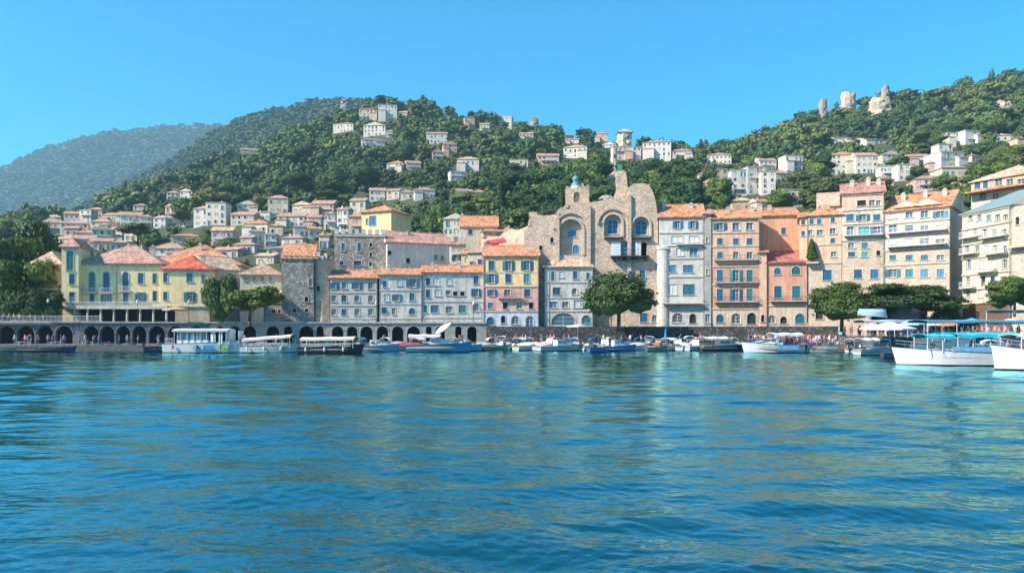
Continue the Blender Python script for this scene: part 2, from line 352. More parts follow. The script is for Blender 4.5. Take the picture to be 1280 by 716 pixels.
# ------------------------------------------------------------------ building kit
def arch_pts(x0, x1, z0, z1, rise=None, n=8):
    r = (x1-x0)/2; rise = min(r, (z1-z0)*.7) if rise is None else rise; c = (x0+x1)/2; zs = z1-rise
    return [(x0, z0), (x1, z0)]+[(c+r*math.cos(math.pi*k/n), zs+rise*math.sin(math.pi*k/n)) for k in range(n+1)]
def rect_pts(x0, x1, z0, z1): return [(x0, z0), (x1, z0), (x1, z1), (x0, z1)]
def round_pts(cx, cz, rx, rz, n=14): return [(cx+rx*math.cos(2*math.pi*k/n), cz+rz*math.sin(2*math.pi*k/n)) for k in range(n)]
def inside(p, poly):
    x, y = p; c = False; n = len(poly)
    for i in range(n):
        x1, y1 = poly[i]; x2, y2 = poly[i-1]
        if (y1 > y) != (y2 > y) and x < (x2-x1)*(y-y1)/(y2-y1)+x1: c = not c
    return c
def slab(mb, outline, holes, y0, depth, reveal=.28, mi=0, back=True):
    """extruded wall: front at y0 with real openings (reveals go in), body runs back to y0+depth"""
    pts = []; ed = []
    for lp in [outline]+holes:
        b = len(pts); pts += [Vector(p) for p in lp]; ed += [(b+i, b+(i+1) % len(lp)) for i in range(len(lp))]
    v, e, f, *_ = delaunay_2d_cdt(pts, ed, [], 0, 1e-4)
    for t in f:
        c = sum((v[i] for i in t), Vector((0, 0)))/len(t)
        if inside(c, outline) and not any(inside(c, h) for h in holes): mb.face([(v[i][0], y0, v[i][1]) for i in t], mi)
    n = len(outline)
    for i in range(n):
        a, b = outline[i], outline[(i+1) % n]; mb.face([(b[0], y0, b[1]), (a[0], y0, a[1]), (a[0], y0+depth, a[1]), (b[0], y0+depth, b[1])], mi)
    for h in holes:
        for i in range(len(h)):
            a, b = h[i], h[(i+1) % len(h)]; mb.face([(a[0], y0, a[1]), (b[0], y0, b[1]), (b[0], y0+reveal, b[1]), (a[0], y0+reveal, a[1])], mi)
    if back: mb.face([(p[0], y0+depth, p[1]) for p in outline][::-1], mi)
KM = {'b': blue, 't': teal, 'w': wpaint, 'd': hole, 'g': gl, 'c': glb}
WC = {}
def window(parent, cx, z0, w, h, kind='g', arch=False, frame=trim, sill=True, y=0, rd=.22, surround=True):
    """window unit sitting in an opening: pane/shutter leaves, surround, sill (origin: bottom centre of opening on the wall face)"""
    var = 1 if kind in 'bt' and .7 < w < 1.35 and h > 1.0 and not arch and surround and random.random() < .3 else 0
    kk = kind; kind = ('g' if var else kind)
    key = (kind, round(w, 1), round(h, 1), arch, frame.name); w, h = max(.3, round(w, 1)), max(.3, round(h, 1))
    if key not in WC:
        m = MB(); hw = w/2
        if kind in 'btw':      # closed shutter leaves over the opening, with a gap, rails and slats
            pts = arch_pts(-hw, hw, 0, h) if arch else rect_pts(-hw, hw, 0, h)
            m.face([(p[0], .10, p[1]) for p in pts])
            for sgn in (-1, 1):
                x0, x1 = (-hw+.02, -.02) if sgn < 0 else (.02, hw-.02); hh = h-(hw*.6 if arch else .02)
                m.box(x0, x0+.08, .04, .10, .02, hh); m.box(x1-.08, x1, .04, .10, .02, hh)
                nz = max(3, int(h/.35))
                for k in range(nz+1): z = .02+(hh-.1)*k/nz; m.box(x0, x1, .055, .10, z, z+.06)
            mats = [KM[kind]]
        else:
            pts = arch_pts(-hw, hw, 0, h) if arch else rect_pts(-hw, hw, 0, h)
            m.face([(p[0], rd-.02, p[1]) for p in pts], 0)
            if kind != 'd':
                m.box(-.03, .03, rd-.07, rd-.03, 0, h-.02, 1)
                for k in range(1, 3): m.box(-hw, hw, rd-.07, rd-.04, h*k/3-.02, h*k/3+.02, 1)
                m.box(-hw, -hw+.07, rd-.08, rd-.03, 0, h if not arch else h*.7, 1); m.box(hw-.07, hw, rd-.08, rd-.03, 0, h if not arch else h*.7, 1)
                m.box(-hw, hw, rd-.08, rd-.03, 0, .07, 1)
            mats = [KM[kind], wpaint]
        fr = MB()
        if arch:
            a = arch_pts(-hw, hw, 0, h); o = arch_pts(-hw-.16, hw+.16, 0, h+.16)
            for i in range(1, len(a)-1):
                A, B, Cc, D = a[i], a[i+1], o[i+1], o[i]
                fr.face([(A[0], -.05, A[1]), (B[0], -.05, B[1]), (Cc[0], -.05, Cc[1]), (D[0], -.05, D[1])]); fr.face([(D[0], -.05, D[1]), (Cc[0], -.05, Cc[1]), (Cc[0], .02, Cc[1]), (D[0], .02, D[1])])
                fr.face([(A[0], -.05, A[1]), (B[0], -.05, B[1]), (B[0], .02, B[1]), (A[0], .02, A[1])])
            fr.face([(a[0][0], -.05, 0), (a[-1][0], -.05, a[-1][1]), (o[-1][0], -.05, o[-1][1]), (o[0][0], -.05, 0)])
        else:
            t = .13
            fr.box(-hw-t, -hw, -.04, .03, 0, h); fr.box(hw, hw+t, -.04, .03, 0, h); fr.box(-hw-t, hw+t, -.05, .03, h+.001, h+t+.02)
        WC[key] = (m.mesh('window', mats), fr.mesh('frame', frame), MB().box(-hw-.2, hw+.2, -.14, .04, -.1, -.003).mesh('sill', frame))
    a, b, c = WC[key]
    o = put('window', a, parent, (cx, y, z0))
    if surround: put('frame', b, o)
    if var:     # shutters folded back against the wall
        if (kk, w, h) not in WC:
            m = MB(); m.box(0, w/2, -.1, -.055, 0, h)
            for k in range(max(3, int(h/.3))): z = .05+(h-.15)*k/max(3, int(h/.3)); m.box(.04, w/2-.04, -.125, -.102, z, z+.07)
            WC[(kk, w, h)] = m.mesh('shutter', KM[kk])
        put('shutter', WC[(kk, w, h)], o, (w/2+.02, 0, 0)); put('shutter', WC[(kk, w, h)], o, (-w-.02, 0, 0))
    if sill and surround: put('sill', c, o)
    return o
def railing(x0, x1, y0, zb, hgt=1.0, mat=iron, sides=.9):
    m = MB(); m.box(x0, x1, y0, y0+.05, zb+hgt-.05, zb+hgt); m.box(x0, x1, y0, y0+.04, zb+.08, zb+.12)
    n = max(2, int((x1-x0)/.22))
    for k in range(n+1): x = x0+(x1-x0-.03)*k/n; m.box(x, x+.03, y0, y0+.03, zb, zb+hgt-.05)
    if sides:
        for x in (x0, x1-.05): m.box(x, x+.05, y0+.05, y0+sides, zb+hgt-.05, zb+hgt)
    return m
def roof_mesh(kind, w, d, rh, ov=.45, x0=None, z=0, yo=0):
    """solid tiled roof over footprint x -w/2..w/2, y yo..yo+d; slot 0 tiles, slot 1 wall, slot 2 soffit"""
    m = MB(); a, b = -w/2-ov, w/2+ov; y0, y1 = yo-ov, yo+d+ov; ym = (y0+y1)/2; t = .16
    e = [(a, y0, z), (b, y0, z), (b, y1, z), (a, y1, z)]; E2 = [(p[0], p[1], z+t) for p in e]
    m.face(e[::-1], 1)
    for i in range(4): m.face([e[i], e[(i+1) % 4], E2[(i+1) % 4], E2[i]], 0)
    if kind == 'hip':
        ins = min(w*.48, d*.5)+ov*.5
        if w >= d: r0, r1 = (a+ins, ym, z+t+rh), (b-ins, ym, z+t+rh)
        else: r0, r1 = (0, y0+ins, z+t+rh), (0, y1-ins, z+t+rh)
        if w >= d: m.face([E2[0], E2[1], r1, r0]); m.face([E2[1], E2[2], r1]); m.face([E2[2], E2[3], r0, r1]); m.face([E2[3], E2[0], r0])
        else: m.face([E2[0], E2[1], r0]); m.face([E2[1], E2[2], r1, r0]); m.face([E2[2], E2[3], r1]); m.face([E2[3], E2[0], r0, r1])
        m.tube(r0, r1, .14, n=5)
    elif kind == 'gable':
        r0, r1 = (a, ym, z+t+rh), (b, ym, z+t+rh)
        m.face([E2[0], E2[1], r1, r0]); m.face([E2[2], E2[3], r0, r1]); m.face([E2[1], E2[2], r1], 1); m.face([E2[3], E2[0], r0], 1); m.tube(r0, r1, .14, n=5)
    elif kind == 'front':   # gable facing the water
        r0, r1 = (0, y0, z+t+rh), (0, y1, z+t+rh)
        m.face([E2[1], E2[2], r1, r0]); m.face([E2[3], E2[0], r0, r1]); m.face([E2[0], E2[1], r0], 1); m.face([E2[2], E2[3], r1], 1); m.tube(r0, r1, .14, n=5)
    elif kind == 'shed':
        r0, r1 = (a, y1, z+t+rh), (b, y1, z+t+rh)
        m.face([E2[0], E2[1], r1, r0]); m.face([E2[1], E2[2], r1], 1); m.face([E2[3], E2[0], r0], 1); m.face([E2[2], E2[3], r0, r1], 1)
    else:
        m.face(E2)
    return m
def chimney(parent, x, y, z, h=1.2, s=.35, mat=None):
    m = MB(); m.box(x-s, x+s, y-s*.7, y+s*.7, z-1.2, z+h); m.box(x-s-.08, x+s+.08, y-s*.7-.08, y+s*.7+.08, z+h+.002, z+h+.12)
    m.box(x-s*.6, x+s*.6, y-s*.4, y+s*.4, z+h+.122, z+h+.35)
    return part('chimney', m, mat or trim, parent)
class Bld:
    """front building between plan points A=(px,Y) and B; local x along the facade, +y into the building, z up from base"""
    def __init__(s, name, label, A, B, base, cat='building', group=None):
        a = W(A[0], HY, A[1]); b = W(B[0], HY, B[1]); s.a = a; s.b = b; mid = (a+b)/2; s.w = (Vector((b.x-a.x, b.y-a.y))).length
        s.ang = math.atan2(b.y-a.y, b.x-a.x); s.mid = Vector((mid.x, mid.y, base)); s.base = base
        s.r = root(name, s.mid, s.ang, label, cat, group); s.ca, s.sa = math.cos(s.ang), math.sin(s.ang)
    def L(s, px, py, off=0):
        """photo pixel -> (local x, local z) on the facade plane (off = local y of the plane)"""
        t = (px-640)/F; mx = s.mid.x-s.sa*off; my = s.mid.y+s.ca*off
        # point = (mx+u ca, my+u sa); X = t Y
        u = (t*my-mx)/(s.ca-t*s.sa); Y = my+u*s.sa; return u, H+(HY-py)/F*Y-s.base
    def Z(s, py): return s.L((s.a.x/s.a.y*F+640+s.b.x/s.b.y*F+640)/2, py)[1]
    def walls(s, zones, wins=(), depth=9, name='wall', bottom=0):
        """zones from the top: [(top py, mat), ...] ; wins (px,py,w,h,kind[,arch]) are real openings"""
        zs = [s.Z(p) for p, _ in zones]+[bottom]; mats = [m for _, m in zones]; hw = s.w/2; out = []
        H_ = [[] for _ in mats]
        for wn in wins:
            px, py, ww, hh, kd = wn[:5]; arch = len(wn) > 5 and wn[5]
            u, z = s.L(px, py); sc = (s.mid.y+u*s.sa)/F; W_, h_ = round(ww*sc, 1), round(hh*sc, 1); W_ = max(.4, W_); h_ = max(.4, h_)
            u = max(-hw+W_/2+.12, min(hw-W_/2-.12, u)); z0 = z-h_/2
            for i in range(len(mats)):
                if zs[i] > z >= zs[i+1]:
                    z0 = max(zs[i+1]+.06, min(zs[i]-.08-h_, z0))
                    if h_ > zs[i]-zs[i+1]-.15: h_ = round(zs[i]-zs[i+1]-.3, 1); z0 = zs[i+1]+.1
                    H_[i].append((u, z0, W_, h_, kd, arch))
        for i, m in enumerate(mats):
            holes = []; ok = []
            for (u, z0, W_, h_, kd, arch) in H_[i]:
                bad = any(abs(u-q[0]) < (W_+q[2])/2+.12 and abs(z0+h_/2-q[1]-q[3]/2) < (h_+q[3])/2+.08 for q in ok)
                if bad: print('skip window', s.r.name, round(u, 1), round(z0, 1)); continue
                ok.append((u, z0, W_, h_)); holes.append((arch_pts if arch else rect_pts)(u-W_/2, u+W_/2, z0, z0+h_))
                window(s.r, u, z0, W_, h_, kd, arch)
            mb = MB(); inset = .003*i
            slab(mb, rect_pts(-hw+inset, hw-inset, zs[i+1], zs[i]), holes, 0, depth, .22); out.append(part(name, mb, m, s.r))
        s.top = zs[0]; s.depth = depth; return out
    def roof(s, kind, top_py, mat, wallmat=None, depth=None, ov=.4, chim=(), d0=0):
        d = depth or s.depth; rh = 1.5
        # ridge height such that it projects at top_py
        off = d/2 if kind in ('gable', 'hip') else (0 if kind == 'front' else d)
        rh = max(.4, s.L(640+(s.mid.x/s.mid.y)*F, top_py, off)[1]-s.top-.16)
        m = roof_mesh(kind, s.w, d, rh, ov, z=s.top+.003); o = part('roof', m, [mat, wallmat or trim], s.r)
        for (fx, hh) in chim: chimney(o, fx*s.w/2, d*.35, s.top+rh*.75, hh)
        s.rh = rh; return o
    def band(s, py, th=.22, proud=.14, mat=trim, x0=None, x1=None):
        z = s.Z(py); m = MB().box(-s.w/2-.02 if x0 is None else x0, s.w/2+.02 if x1 is None else x1, -proud, -.002, z-th/2, z+th/2); return part('cornice', m, mat, s.r)
    def balcony(s, px0, px1, py, dep=1.0, mat=trim, hgt=1.0, rmat=iron):
        u0, z = s.L(px0, py); u1, _ = s.L(px1, py); o = part('balcony', MB().box(u0, u1, -dep, -.003, z-.16, z), mat, s.r)
        mb = railing(u0+.03, u1-.03, -dep+.03, z+.002, hgt, rmat, dep-.1); part('railing', mb, rmat, o)
        for u in np.linspace(u0+.3, u1-.3, max(2, int((u1-u0)/2.2))): put('bracket', MB().box(-.1, .1, -dep*.7, -.004, -.42, -.162).mesh('bracket', mat), o, (u, 0, z))
        return o
    def pipe(s, px, py0, py1, mat=None):
        u, z0 = s.L(px, py0); _, z1 = s.L(px, py1); return part('drainpipe', MB().tube((u, -.1, z0), (u, -.1, z1), .07, n=6), mat or concrete, s.r)
# small hill house --------------------------------------------------
def house(px0, px1, pyt, pyb, wm, rm, kind='hip', rz=None, label=None, cat='house', group=None, name='hillside_house', front=None, Y=None):
    pc = (px0+px1)/2; Y = Y or locate(pc, pyb); X = (pc-640)/F*Y; gz = H+(HY-pyb)/F*Y
    w = (px1-px0)/F*Y*.92; tot = (pyb-pyt)/F*Y; rh = min(tot*.3, w*.22, 2.6)
    if kind == 'flat': rh = .25
    hw = tot-rh; d = min(14, max(5, w*.8)); rz = (random.uniform(-.22, .3) if rz is None else rz)
    r = root(name, (X, Y, gz), rz, label, cat, group)
    part('wall', MB().box(-w/2, w/2, 0, d, -5, hw), wm, r)
    if kind == 'flat':
        rf = part('roof', MB().box(-w/2-.25, w/2+.25, -.25, d+.25, hw+.003, hw+.28), trim, r)
    else: rf = part('roof', roof_mesh(kind, w, d, rh, .4, z=hw+.003), [rm, wm], r)
    if random.random() < .6: chimney(rf, random.uniform(-.3, .3)*w, d*.4, hw+rh*.6, .9, .3, wm)
    st = max(1, int(round(hw/3.1))); nx = max(2, min(6, int(w/2.6))); fh = hw/st
    for i in range(st):
        for k in range(nx):
            x = -w/2+w*(k+.5)/nx; kd = random.choice('gggdbt') if Y > 300 else random.choice('gbtg')
            tall = random.random() < .25
            window(r, x, i*fh+(.15 if tall else fh*.34), 1.0, 2.1 if tall and fh > 2.5 else min(1.3, fh*.5), kd, False, sill=False, y=-.17 if kd in 'gd' else -.12, rd=.15, surround=Y < 420)
        for k in range(max(1, int(d/3.5))):
            nyy = max(1, int(d/3.5)); y = d*(k+.5)/nyy
            for sx in (-1, 1):
                o = window(r, sx*(w/2+.05), i*fh+fh*.34, .9, min(1.2, fh*.5), 'b' if random.random() < .4 else 'd', False, sill=False, rd=.03, surround=False)
                o.location.y = y; o.rotation_euler[2] = sx*math.pi/2
                if o.data.materials[0] == hole: o.location.x = sx*(w/2+.03)
    if random.random() < .45 and st > 1:
        z = fh*random.randint(1, st-1); o = part('balcony', MB().box(-w*.35, w*.4, -1.1, -.003, z-.12, z), trim, r)
        part('railing', railing(-w*.35, w*.4, -1.08, z+.002, .9, wpaint, .9), wpaint, o)
    if w > 9 and random.random() < .5:
        s = random.choice((-1, 1)); ww = w*.4
        x0, x1 = (w/2-ww, w/2-.003) if s > 0 else (-w/2+.003, -w/2+ww)
        part('wing', MB().box(x0, x1, -2.6, -.003, -5, hw*.62), wm, r)
        rr = roof_mesh('shed', x1-x0, 2.6, .7, .3, z=hw*.62+.003, yo=0); part('roof', rr, [rm, wm], r, loc=((x0+x1)/2, -2.6, 0))
        for q in (.3, .7): window(r, x0+(x1-x0)*q, hw*.2, .9, 1.2, 'g', sill=False, y=-2.76, rd=.15, surround=False)
    HB.append((px0, px1, pyt, pyb, Y)); return r
HB = []   # screen boxes of houses, to keep trees from growing over them
darkconc = plaster('weathered_concrete', (.20, .205, .21), .4)
# ------------------------------------------------------------------ waterfront buildings (left to right)
def fY(px, d=0): return (px, lerp(FAC, px)+d)
# yellow hotel: stair tower, main wing, red-roofed wing, low west wing, colonnade
hb = Bld('waterfront_hotel', 'long pale yellow hotel with blue shutters and pink roofs standing above the left arcade', fY(98, 6), fY(203, 6), 4.6, 'hotel')
hb.walls([(330, yellow)], [(115,352,6.5,24,'t',1),(133,352,6.5,24,'b',1),(157,352,6.5,24,'b',1),(176,348,6,13,'b'),(193.5,348,5,12,'t'),
    (115,372,5,11,'b'),(133,372,6,13,'t'),(157,373,6,14,'b'),(176,371,6,11,'b'),(193.5,370,5,12,'t')], 13, bottom=2.6)
hb.roof('hip', 307, T_pk, chim=[(-.9, 1.4), (.6, .8)]); hb.band(331.5, .3, .22); hb.band(384, .35, .3)
for a, b, y in ((106,122,366),(126,144,366),(150,165,364),(106,122,384),(126,144,384),(150,165,384)): hb.balcony(a, b, y, .9, trim, .9, wpaint)
hb.pipe(146, 384, 332)
tw = Bld('stair_tower', 'narrow pale yellow tower with a long arched teal window at the hotel left end', fY(77, 4.5), fY(98, 4.5), 4.6, 'tower')
tw.walls([(309, yellow)], [(87.5,326,7.5,25,'t',1),(90,349,6,13,'t'),(90,371,6,12,'b')], 9); tw.roof('hip', 300, T_pk); tw.band(310.5, .3, .2); tw.balcony(82, 97, 378, .9, trim, .9, wpaint)
ww_ = Bld('west_wing', 'low cream wing with a small blue window left of the stair tower', fY(38, 10), fY(77, 10), 4.6)
ww_.walls([(331, cream)], [(56,346,7,9,'b'),(68,350,5,14,'w',1),(47,348,4,10,'g')], 12); ww_.roof('hip', 316, T_ps); ww_.balcony(40, 76, 362, 1.6, trim, .9, wpaint)
rw = Bld('red_roofed_wing', 'pale yellow corner wing of the hotel with bright red roof and teal shutters', fY(203, 5), fY(262, 5), 4.6)
rw.walls([(337, yellow), (383, sand)], [(206.8,347,5,11,'b'),(237,347,6.5,11,'b'),(206.8,370,5,10,'b'),(237,371,6.5,12,'t'),(254,348,4,9,'g'),(254,372,4,9,'g')], 12); rw.roof('hip', 321, T_rd, chim=[(.5, .9)]); rw.band(338.5, .28, .2); rw.band(383, .25, .2)
bigr = Bld('terracotta_roofed_hall', 'big hall with a wide orange hip roof rising behind the red roofed wing', fY(180, 20), fY(300, 20), 4.6)
bigr.walls([(331, yellow)], [], 18); bigr.roof('hip', 306, T_or, chim=[(0, 1.2)])
sd_ = Bld('side_house', 'grey house end with pale roof between red roofed wing and dark tree', fY(264, 9), fY(299, 12), 4.6)
sd_.walls([(338, beige)], [(276,352,4,8,'g'),(290,370,5,9,'g')], 12); sd_.roof('gable', 322, T_ps)
col = root('colonnade', W(150, HY, fY(150)[1]+1.8)*1, 0.045, 'white colonnade with flat roof along the ground floor of the hotel', 'colonnade'); col.location.z = 4.6
part('entablature', MB().box(-10.6, 8.6, -.8, 3.4, 2.5, 3.0), trim, col)
m_ = MB().box(-10.4, 8.4, -.6, -.56, 3.0, 3.9)
part('railing', railing(-10.5, 8.5, -.7, 3.002, .8, wpaint, 0), wpaint, col)
for k in range(9): put('column', MB().lathe((0,0,0), [(.32,0),(.32,.15),(.2,.2),(.18,2.2),(.28,2.4),(.28,2.498)], 10).mesh('column', trim), col, (-10.1+k*2.3, -.3, 0))
part('shop_front', MB().box(-10.4, 8.4, 3.0, 3.2, 0, 2.49), hole, col)
# arcade wall carrying the street on the left half
def arcade(px0, px1, zt, centres, label, mat=ash, base=.95, names='quay_arcade', hgt=3.1):
    b = Bld(names, label, (px0, ARC(px0)), (px1, ARC(px1)), base, 'arcade'); hw = b.w/2; holes = []; last = -99
    for px, wpx in centres:
        u, _ = b.L(px, 410); r = wpx*b.mid.y/F/2
        if u-r < last+.25 or u+r > hw-.2: continue
        holes.append(arch_pts(u-r, u+r, .05, hgt, min(r, hgt*.6), 10)); last = u+r
    mb = MB(); slab(mb, rect_pts(-hw, hw, 0, zt-base-.02), holes, 0, .9, .9, back=False); part('wall', mb, mat, b.r)
    for h in holes:
        o = MB(); a = h[1:]; c = (h[0][0]+h[1][0])/2
        q = [(c+(p[0]-c)*1.12, .05+(p[1]-.05)*1.07) for p in a]
        for i in range(1, len(a)-1): o.face([(a[i][0], -.07, a[i][1]), (a[i+1][0], -.07, a[i+1][1]), (q[i+1][0], -.07, q[i+1][1]), (q[i][0], -.07, q[i][1])]); o.face([(q[i][0], -.07, q[i][1]), (q[i+1][0], -.07, q[i+1][1]), (q[i+1][0], 0, q[i+1][1]), (q[i][0], 0, q[i][1])])
        part('arch_ring', o, mat, b.r)
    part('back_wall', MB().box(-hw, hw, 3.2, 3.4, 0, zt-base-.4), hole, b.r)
    part('coping', MB().box(-hw, hw, -.25, .92, zt-base-.015, zt-base+.22), trim, b.r); return b
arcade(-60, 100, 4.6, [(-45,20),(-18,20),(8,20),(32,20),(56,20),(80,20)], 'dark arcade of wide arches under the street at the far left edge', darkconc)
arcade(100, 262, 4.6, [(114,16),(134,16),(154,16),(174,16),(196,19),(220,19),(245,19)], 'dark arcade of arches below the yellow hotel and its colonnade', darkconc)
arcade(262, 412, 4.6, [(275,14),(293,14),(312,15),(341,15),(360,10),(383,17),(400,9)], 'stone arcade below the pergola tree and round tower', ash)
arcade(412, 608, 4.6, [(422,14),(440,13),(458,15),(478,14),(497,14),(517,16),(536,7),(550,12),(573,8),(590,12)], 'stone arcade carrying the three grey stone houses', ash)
# round tower and its block
t1 = Bld('square_castle_block', 'grey rubble stone castle block joined to the round tower above the arcade', fY(352), fY(392), 4.6, 'castle')
t1.walls([(324, rubble2)], [(388,353,4,10,'g'),(383,374,4,6,'d'),(383,388,4,4,'d'),(368,388,5,4,'d')], 11); t1.roof('gable', 305, T_or, ov=.2)
for k in range(7):
    u = -t1.w/2+.3+k*.95; put('merlon', MB().box(0, .55, -.02, .4, t1.top+.001, t1.top+.7).mesh('merlon', rubble2), t1.r, (u, 0, 0))
rt = root('round_tower', (W(403, HY, 139.2)).xyz*1, 0, 'round rubble stone tower with ragged broken top right of the grey castle block', 'tower'); rt.location.z = 4.6
zt = H+(HY-325)/F*137-4.6
m_ = MB(); rr_ = random.Random(3); prof = [(1.95, -.5), (1.85, 3), (1.75, 7), (1.72, zt-1.2), (1.9, zt-1.0), (1.9, zt)]
m_.lathe((0, 0, 0), prof, 24); part('wall', m_, rubble, rt)
m_ = MB()
for k in range(14):
    a = 2*math.pi*k/14; m_.box(1.45*math.cos(a)-.35, 1.45*math.cos(a)+.35, 1.45*math.sin(a)-.35, 1.45*math.sin(a)+.35, zt-.4, zt+rr_.uniform(.1, 1.6))
part('broken_parapet', m_, rubble, rt)
window(rt, -.3, 6, .5, .9, 'd', sill=False, y=-1.95, rd=.18, surround=False)
# low houses left of the tower
c1 = Bld('low_cream_house', 'low cream house with brown hip roof and four small windows near the castle block', fY(300, 8), fY(352, 8), 4.6)
c1.walls([(344, cream)], [(307,349,4,5,'g',1),(318,349,4,5,'g'),(328,349,4,5,'g'),(338,349,4,5,'g'),(343,372,5,8,'b')], 9); c1.roof('hip', 329, T_br)
c2 = Bld('small_grey_house', 'small grey stone annex with blue window pair at the foot of the castle block', fY(330, 1), fY(352, 1), 4.6)
c2.walls([(367, ash)], [(342.5,374,5,8,'b'),(349,374,3,8,'b'),(342,389,4,4,'d'),(349,389,3,4,'d')], 6); c2.roof('shed', 362, T_ps)
# tall stone house with battlements
bt = Bld('battlemented_house', 'tall square grey stone house with battlements behind the first grey waterfront house', fY(418, 13), fY(482, 13), 4.6)
bt.walls([(294, rubble2)], [(429,309,4,10,'b'),(449,309,4.5,11,'b'),(463.5,306,3,5,'d'),(463.5,318,3,5,'d'),(427,329,5,5,'b'),(447,329,9,6,'b'),(463,330,3,5,'d')], 12)
bt.roof('flat', 293, concrete, ov=0); bt.band(295, .25, .15)
for k in range(8):
    u = -bt.w/2+k*(bt.w-.8)/7; put('merlon', MB().box(0, .8, -.03, .4, bt.top+.17, bt.top+1.2).mesh('merlon', ashp), bt.r, (u, 0, 0))
# three grey houses
A = Bld('stone_row_house', 'leftmost of three grey waterfront houses on the arcade, narrow windows in three rows', fY(413), fY(471), 4.6, group='grey stone houses on the arcade')
A.walls([(348, ashp)], [(x, y, 6, 8, k, y == 373 and x > 440) for y, ks in ((357,'bcbg'),(373,'gbgg'),(390,'gbgc')) for x, k in zip((417,430,446,463), ks)], 9)
A.roof('gable', 338, T_or, chim=[(.7, .9)]); [A.band(y, .18, .1) for y in (349, 366, 382, 398)]; A.pipe(471.5, 398, 350)
B = Bld('stone_row_house', 'middle one of three grey waterfront houses on the arcade, bluish walls', fY(474), fY(527), 4.6, group='grey stone houses on the arcade')
B.walls([(344, palegrey)], [(481,355,5,8,'b'),(499,353,6,8,'w'),(516,354,8,10,'b'),(483,372,6,9,'w'),(496,372,6,8,'b'),(515,371,6,9,'b'),(480,388,6,8,'b'),(492,389,5,8,'g'),(515,389,7,8,'t',1)], 9)
B.roof('gable', 336, T_or, chim=[(-.6, .8)]); [B.band(y, .18, .1) for y in (345, 363, 380, 398)]
Cc_ = Bld('stone_row_house', 'rightmost and widest of three grey waterfront houses on the arcade', fY(528.5), fY(604), 4.6, group='grey stone houses on the arcade')
Cc_.walls([(341, palegrey)], [(535,352,5,9,'b'),(545,352,8,9,'w'),(561,352,6,8,'w'),(595,350,6,10,'b'),(535,367,5,10,'b'),(547,366,7,8,'w'),(560,366,6,6,'g'),(569,367,5,5,'d'),(578,367,5,5,'d'),(595,366,6,10,'b'),
    (531.8,386,4,9,'t'),(543,386,9,9,'b'),(561,387,8,8,'c'),(578,386,9,9,'t'),(595,384,8,10,'c',1)], 9)
Cc_.roof('gable', 332, T_or, chim=[(.2, .9), (-.7, .7)]); [Cc_.band(y, .18, .1) for y in (342, 377, 397)]; Cc_.pipe(527.8, 398, 345)
# yellow and pink house
D = Bld('yellow_pink_house', 'yellow house with pink lower floors over a white arched ground floor', fY(605, -.8), fY(673, -.8), 4.0)
D.walls([(320.6, ochre), (358, pink), (390, bluew)], [(x, y, 7, h, k) for y, h, ks in ((332,12,'ttb'),(348,11,'tbt')) for x, k in zip((614.5,635.5,658.5), ks)]+
    [(615,366,6,8,'b'),(634,366,8,8,'g'),(659,366,7,9,'b'),(613,382,6,7,'b'),(631.5,382,6,8,'d'),(649,382,7,8,'g'),(664,382,5,8,'d')]+
    [(613,401,9,10,'b',1),(629,399,5,9,'d',1),(644,400,9,10,'g',1),(662,402,9,14,'c',1)], 11, bottom=-3.0)
D.roof('gable', 307, T_or, ochre, chim=[(.6, .8)]); [D.band(y, .2, .13) for y in (322, 358, 389)]; D.balcony(622, 652, 372, .7, trim, .8)
D.band(341, .1, .06); D.pipe(604.6, 404, 323)
D2 = Bld('pale_annex', 'narrow cream annex squeezed between the yellow pink house and the white shuttered house', fY(673.5, 3), fY(680, 3), 4.0)
D2.walls([(331, sand)], [], 9); D2.roof('shed', 322, T_ps)
# white house with arch
E_ = Bld('white_stone_house', 'white stone house with wide dark arch at street level, left of the round tree', fY(681), fY(741), 4.0)
E_.walls([(334, palegrey)], [(691,345,4,11,'b'),(701.5,343,5,8,'w'),(719,344,5,10,'b'),(735,345,4,8,'b'),(695.5,364,9,9,'t'),(718,364,6,8,'g',1),(726,364,9,9,'w'),(691.5,381,10,8,'c'),(706.5,381,8,7,'g'),(725,380,15,9,'w'),(704,399,30,16,'c',1),(733,399,11,10,'t',1)], 9)
E_.roof('hip', 316, T_ps, chim=[(-.3, .8)]); [E_.band(y, .2, .12) for y in (335, 353, 372, 389)]
E2_ = Bld('yellow_gable_house', 'small house with bright yellow gable above the round tree', fY(738, 3), fY(762, 3), 4.0)
E2_.walls([(336, ochre), (352, ashw)], [(748,345,4,8,'w')], 9); E2_.roof('front', 317, T_ps, ochre)
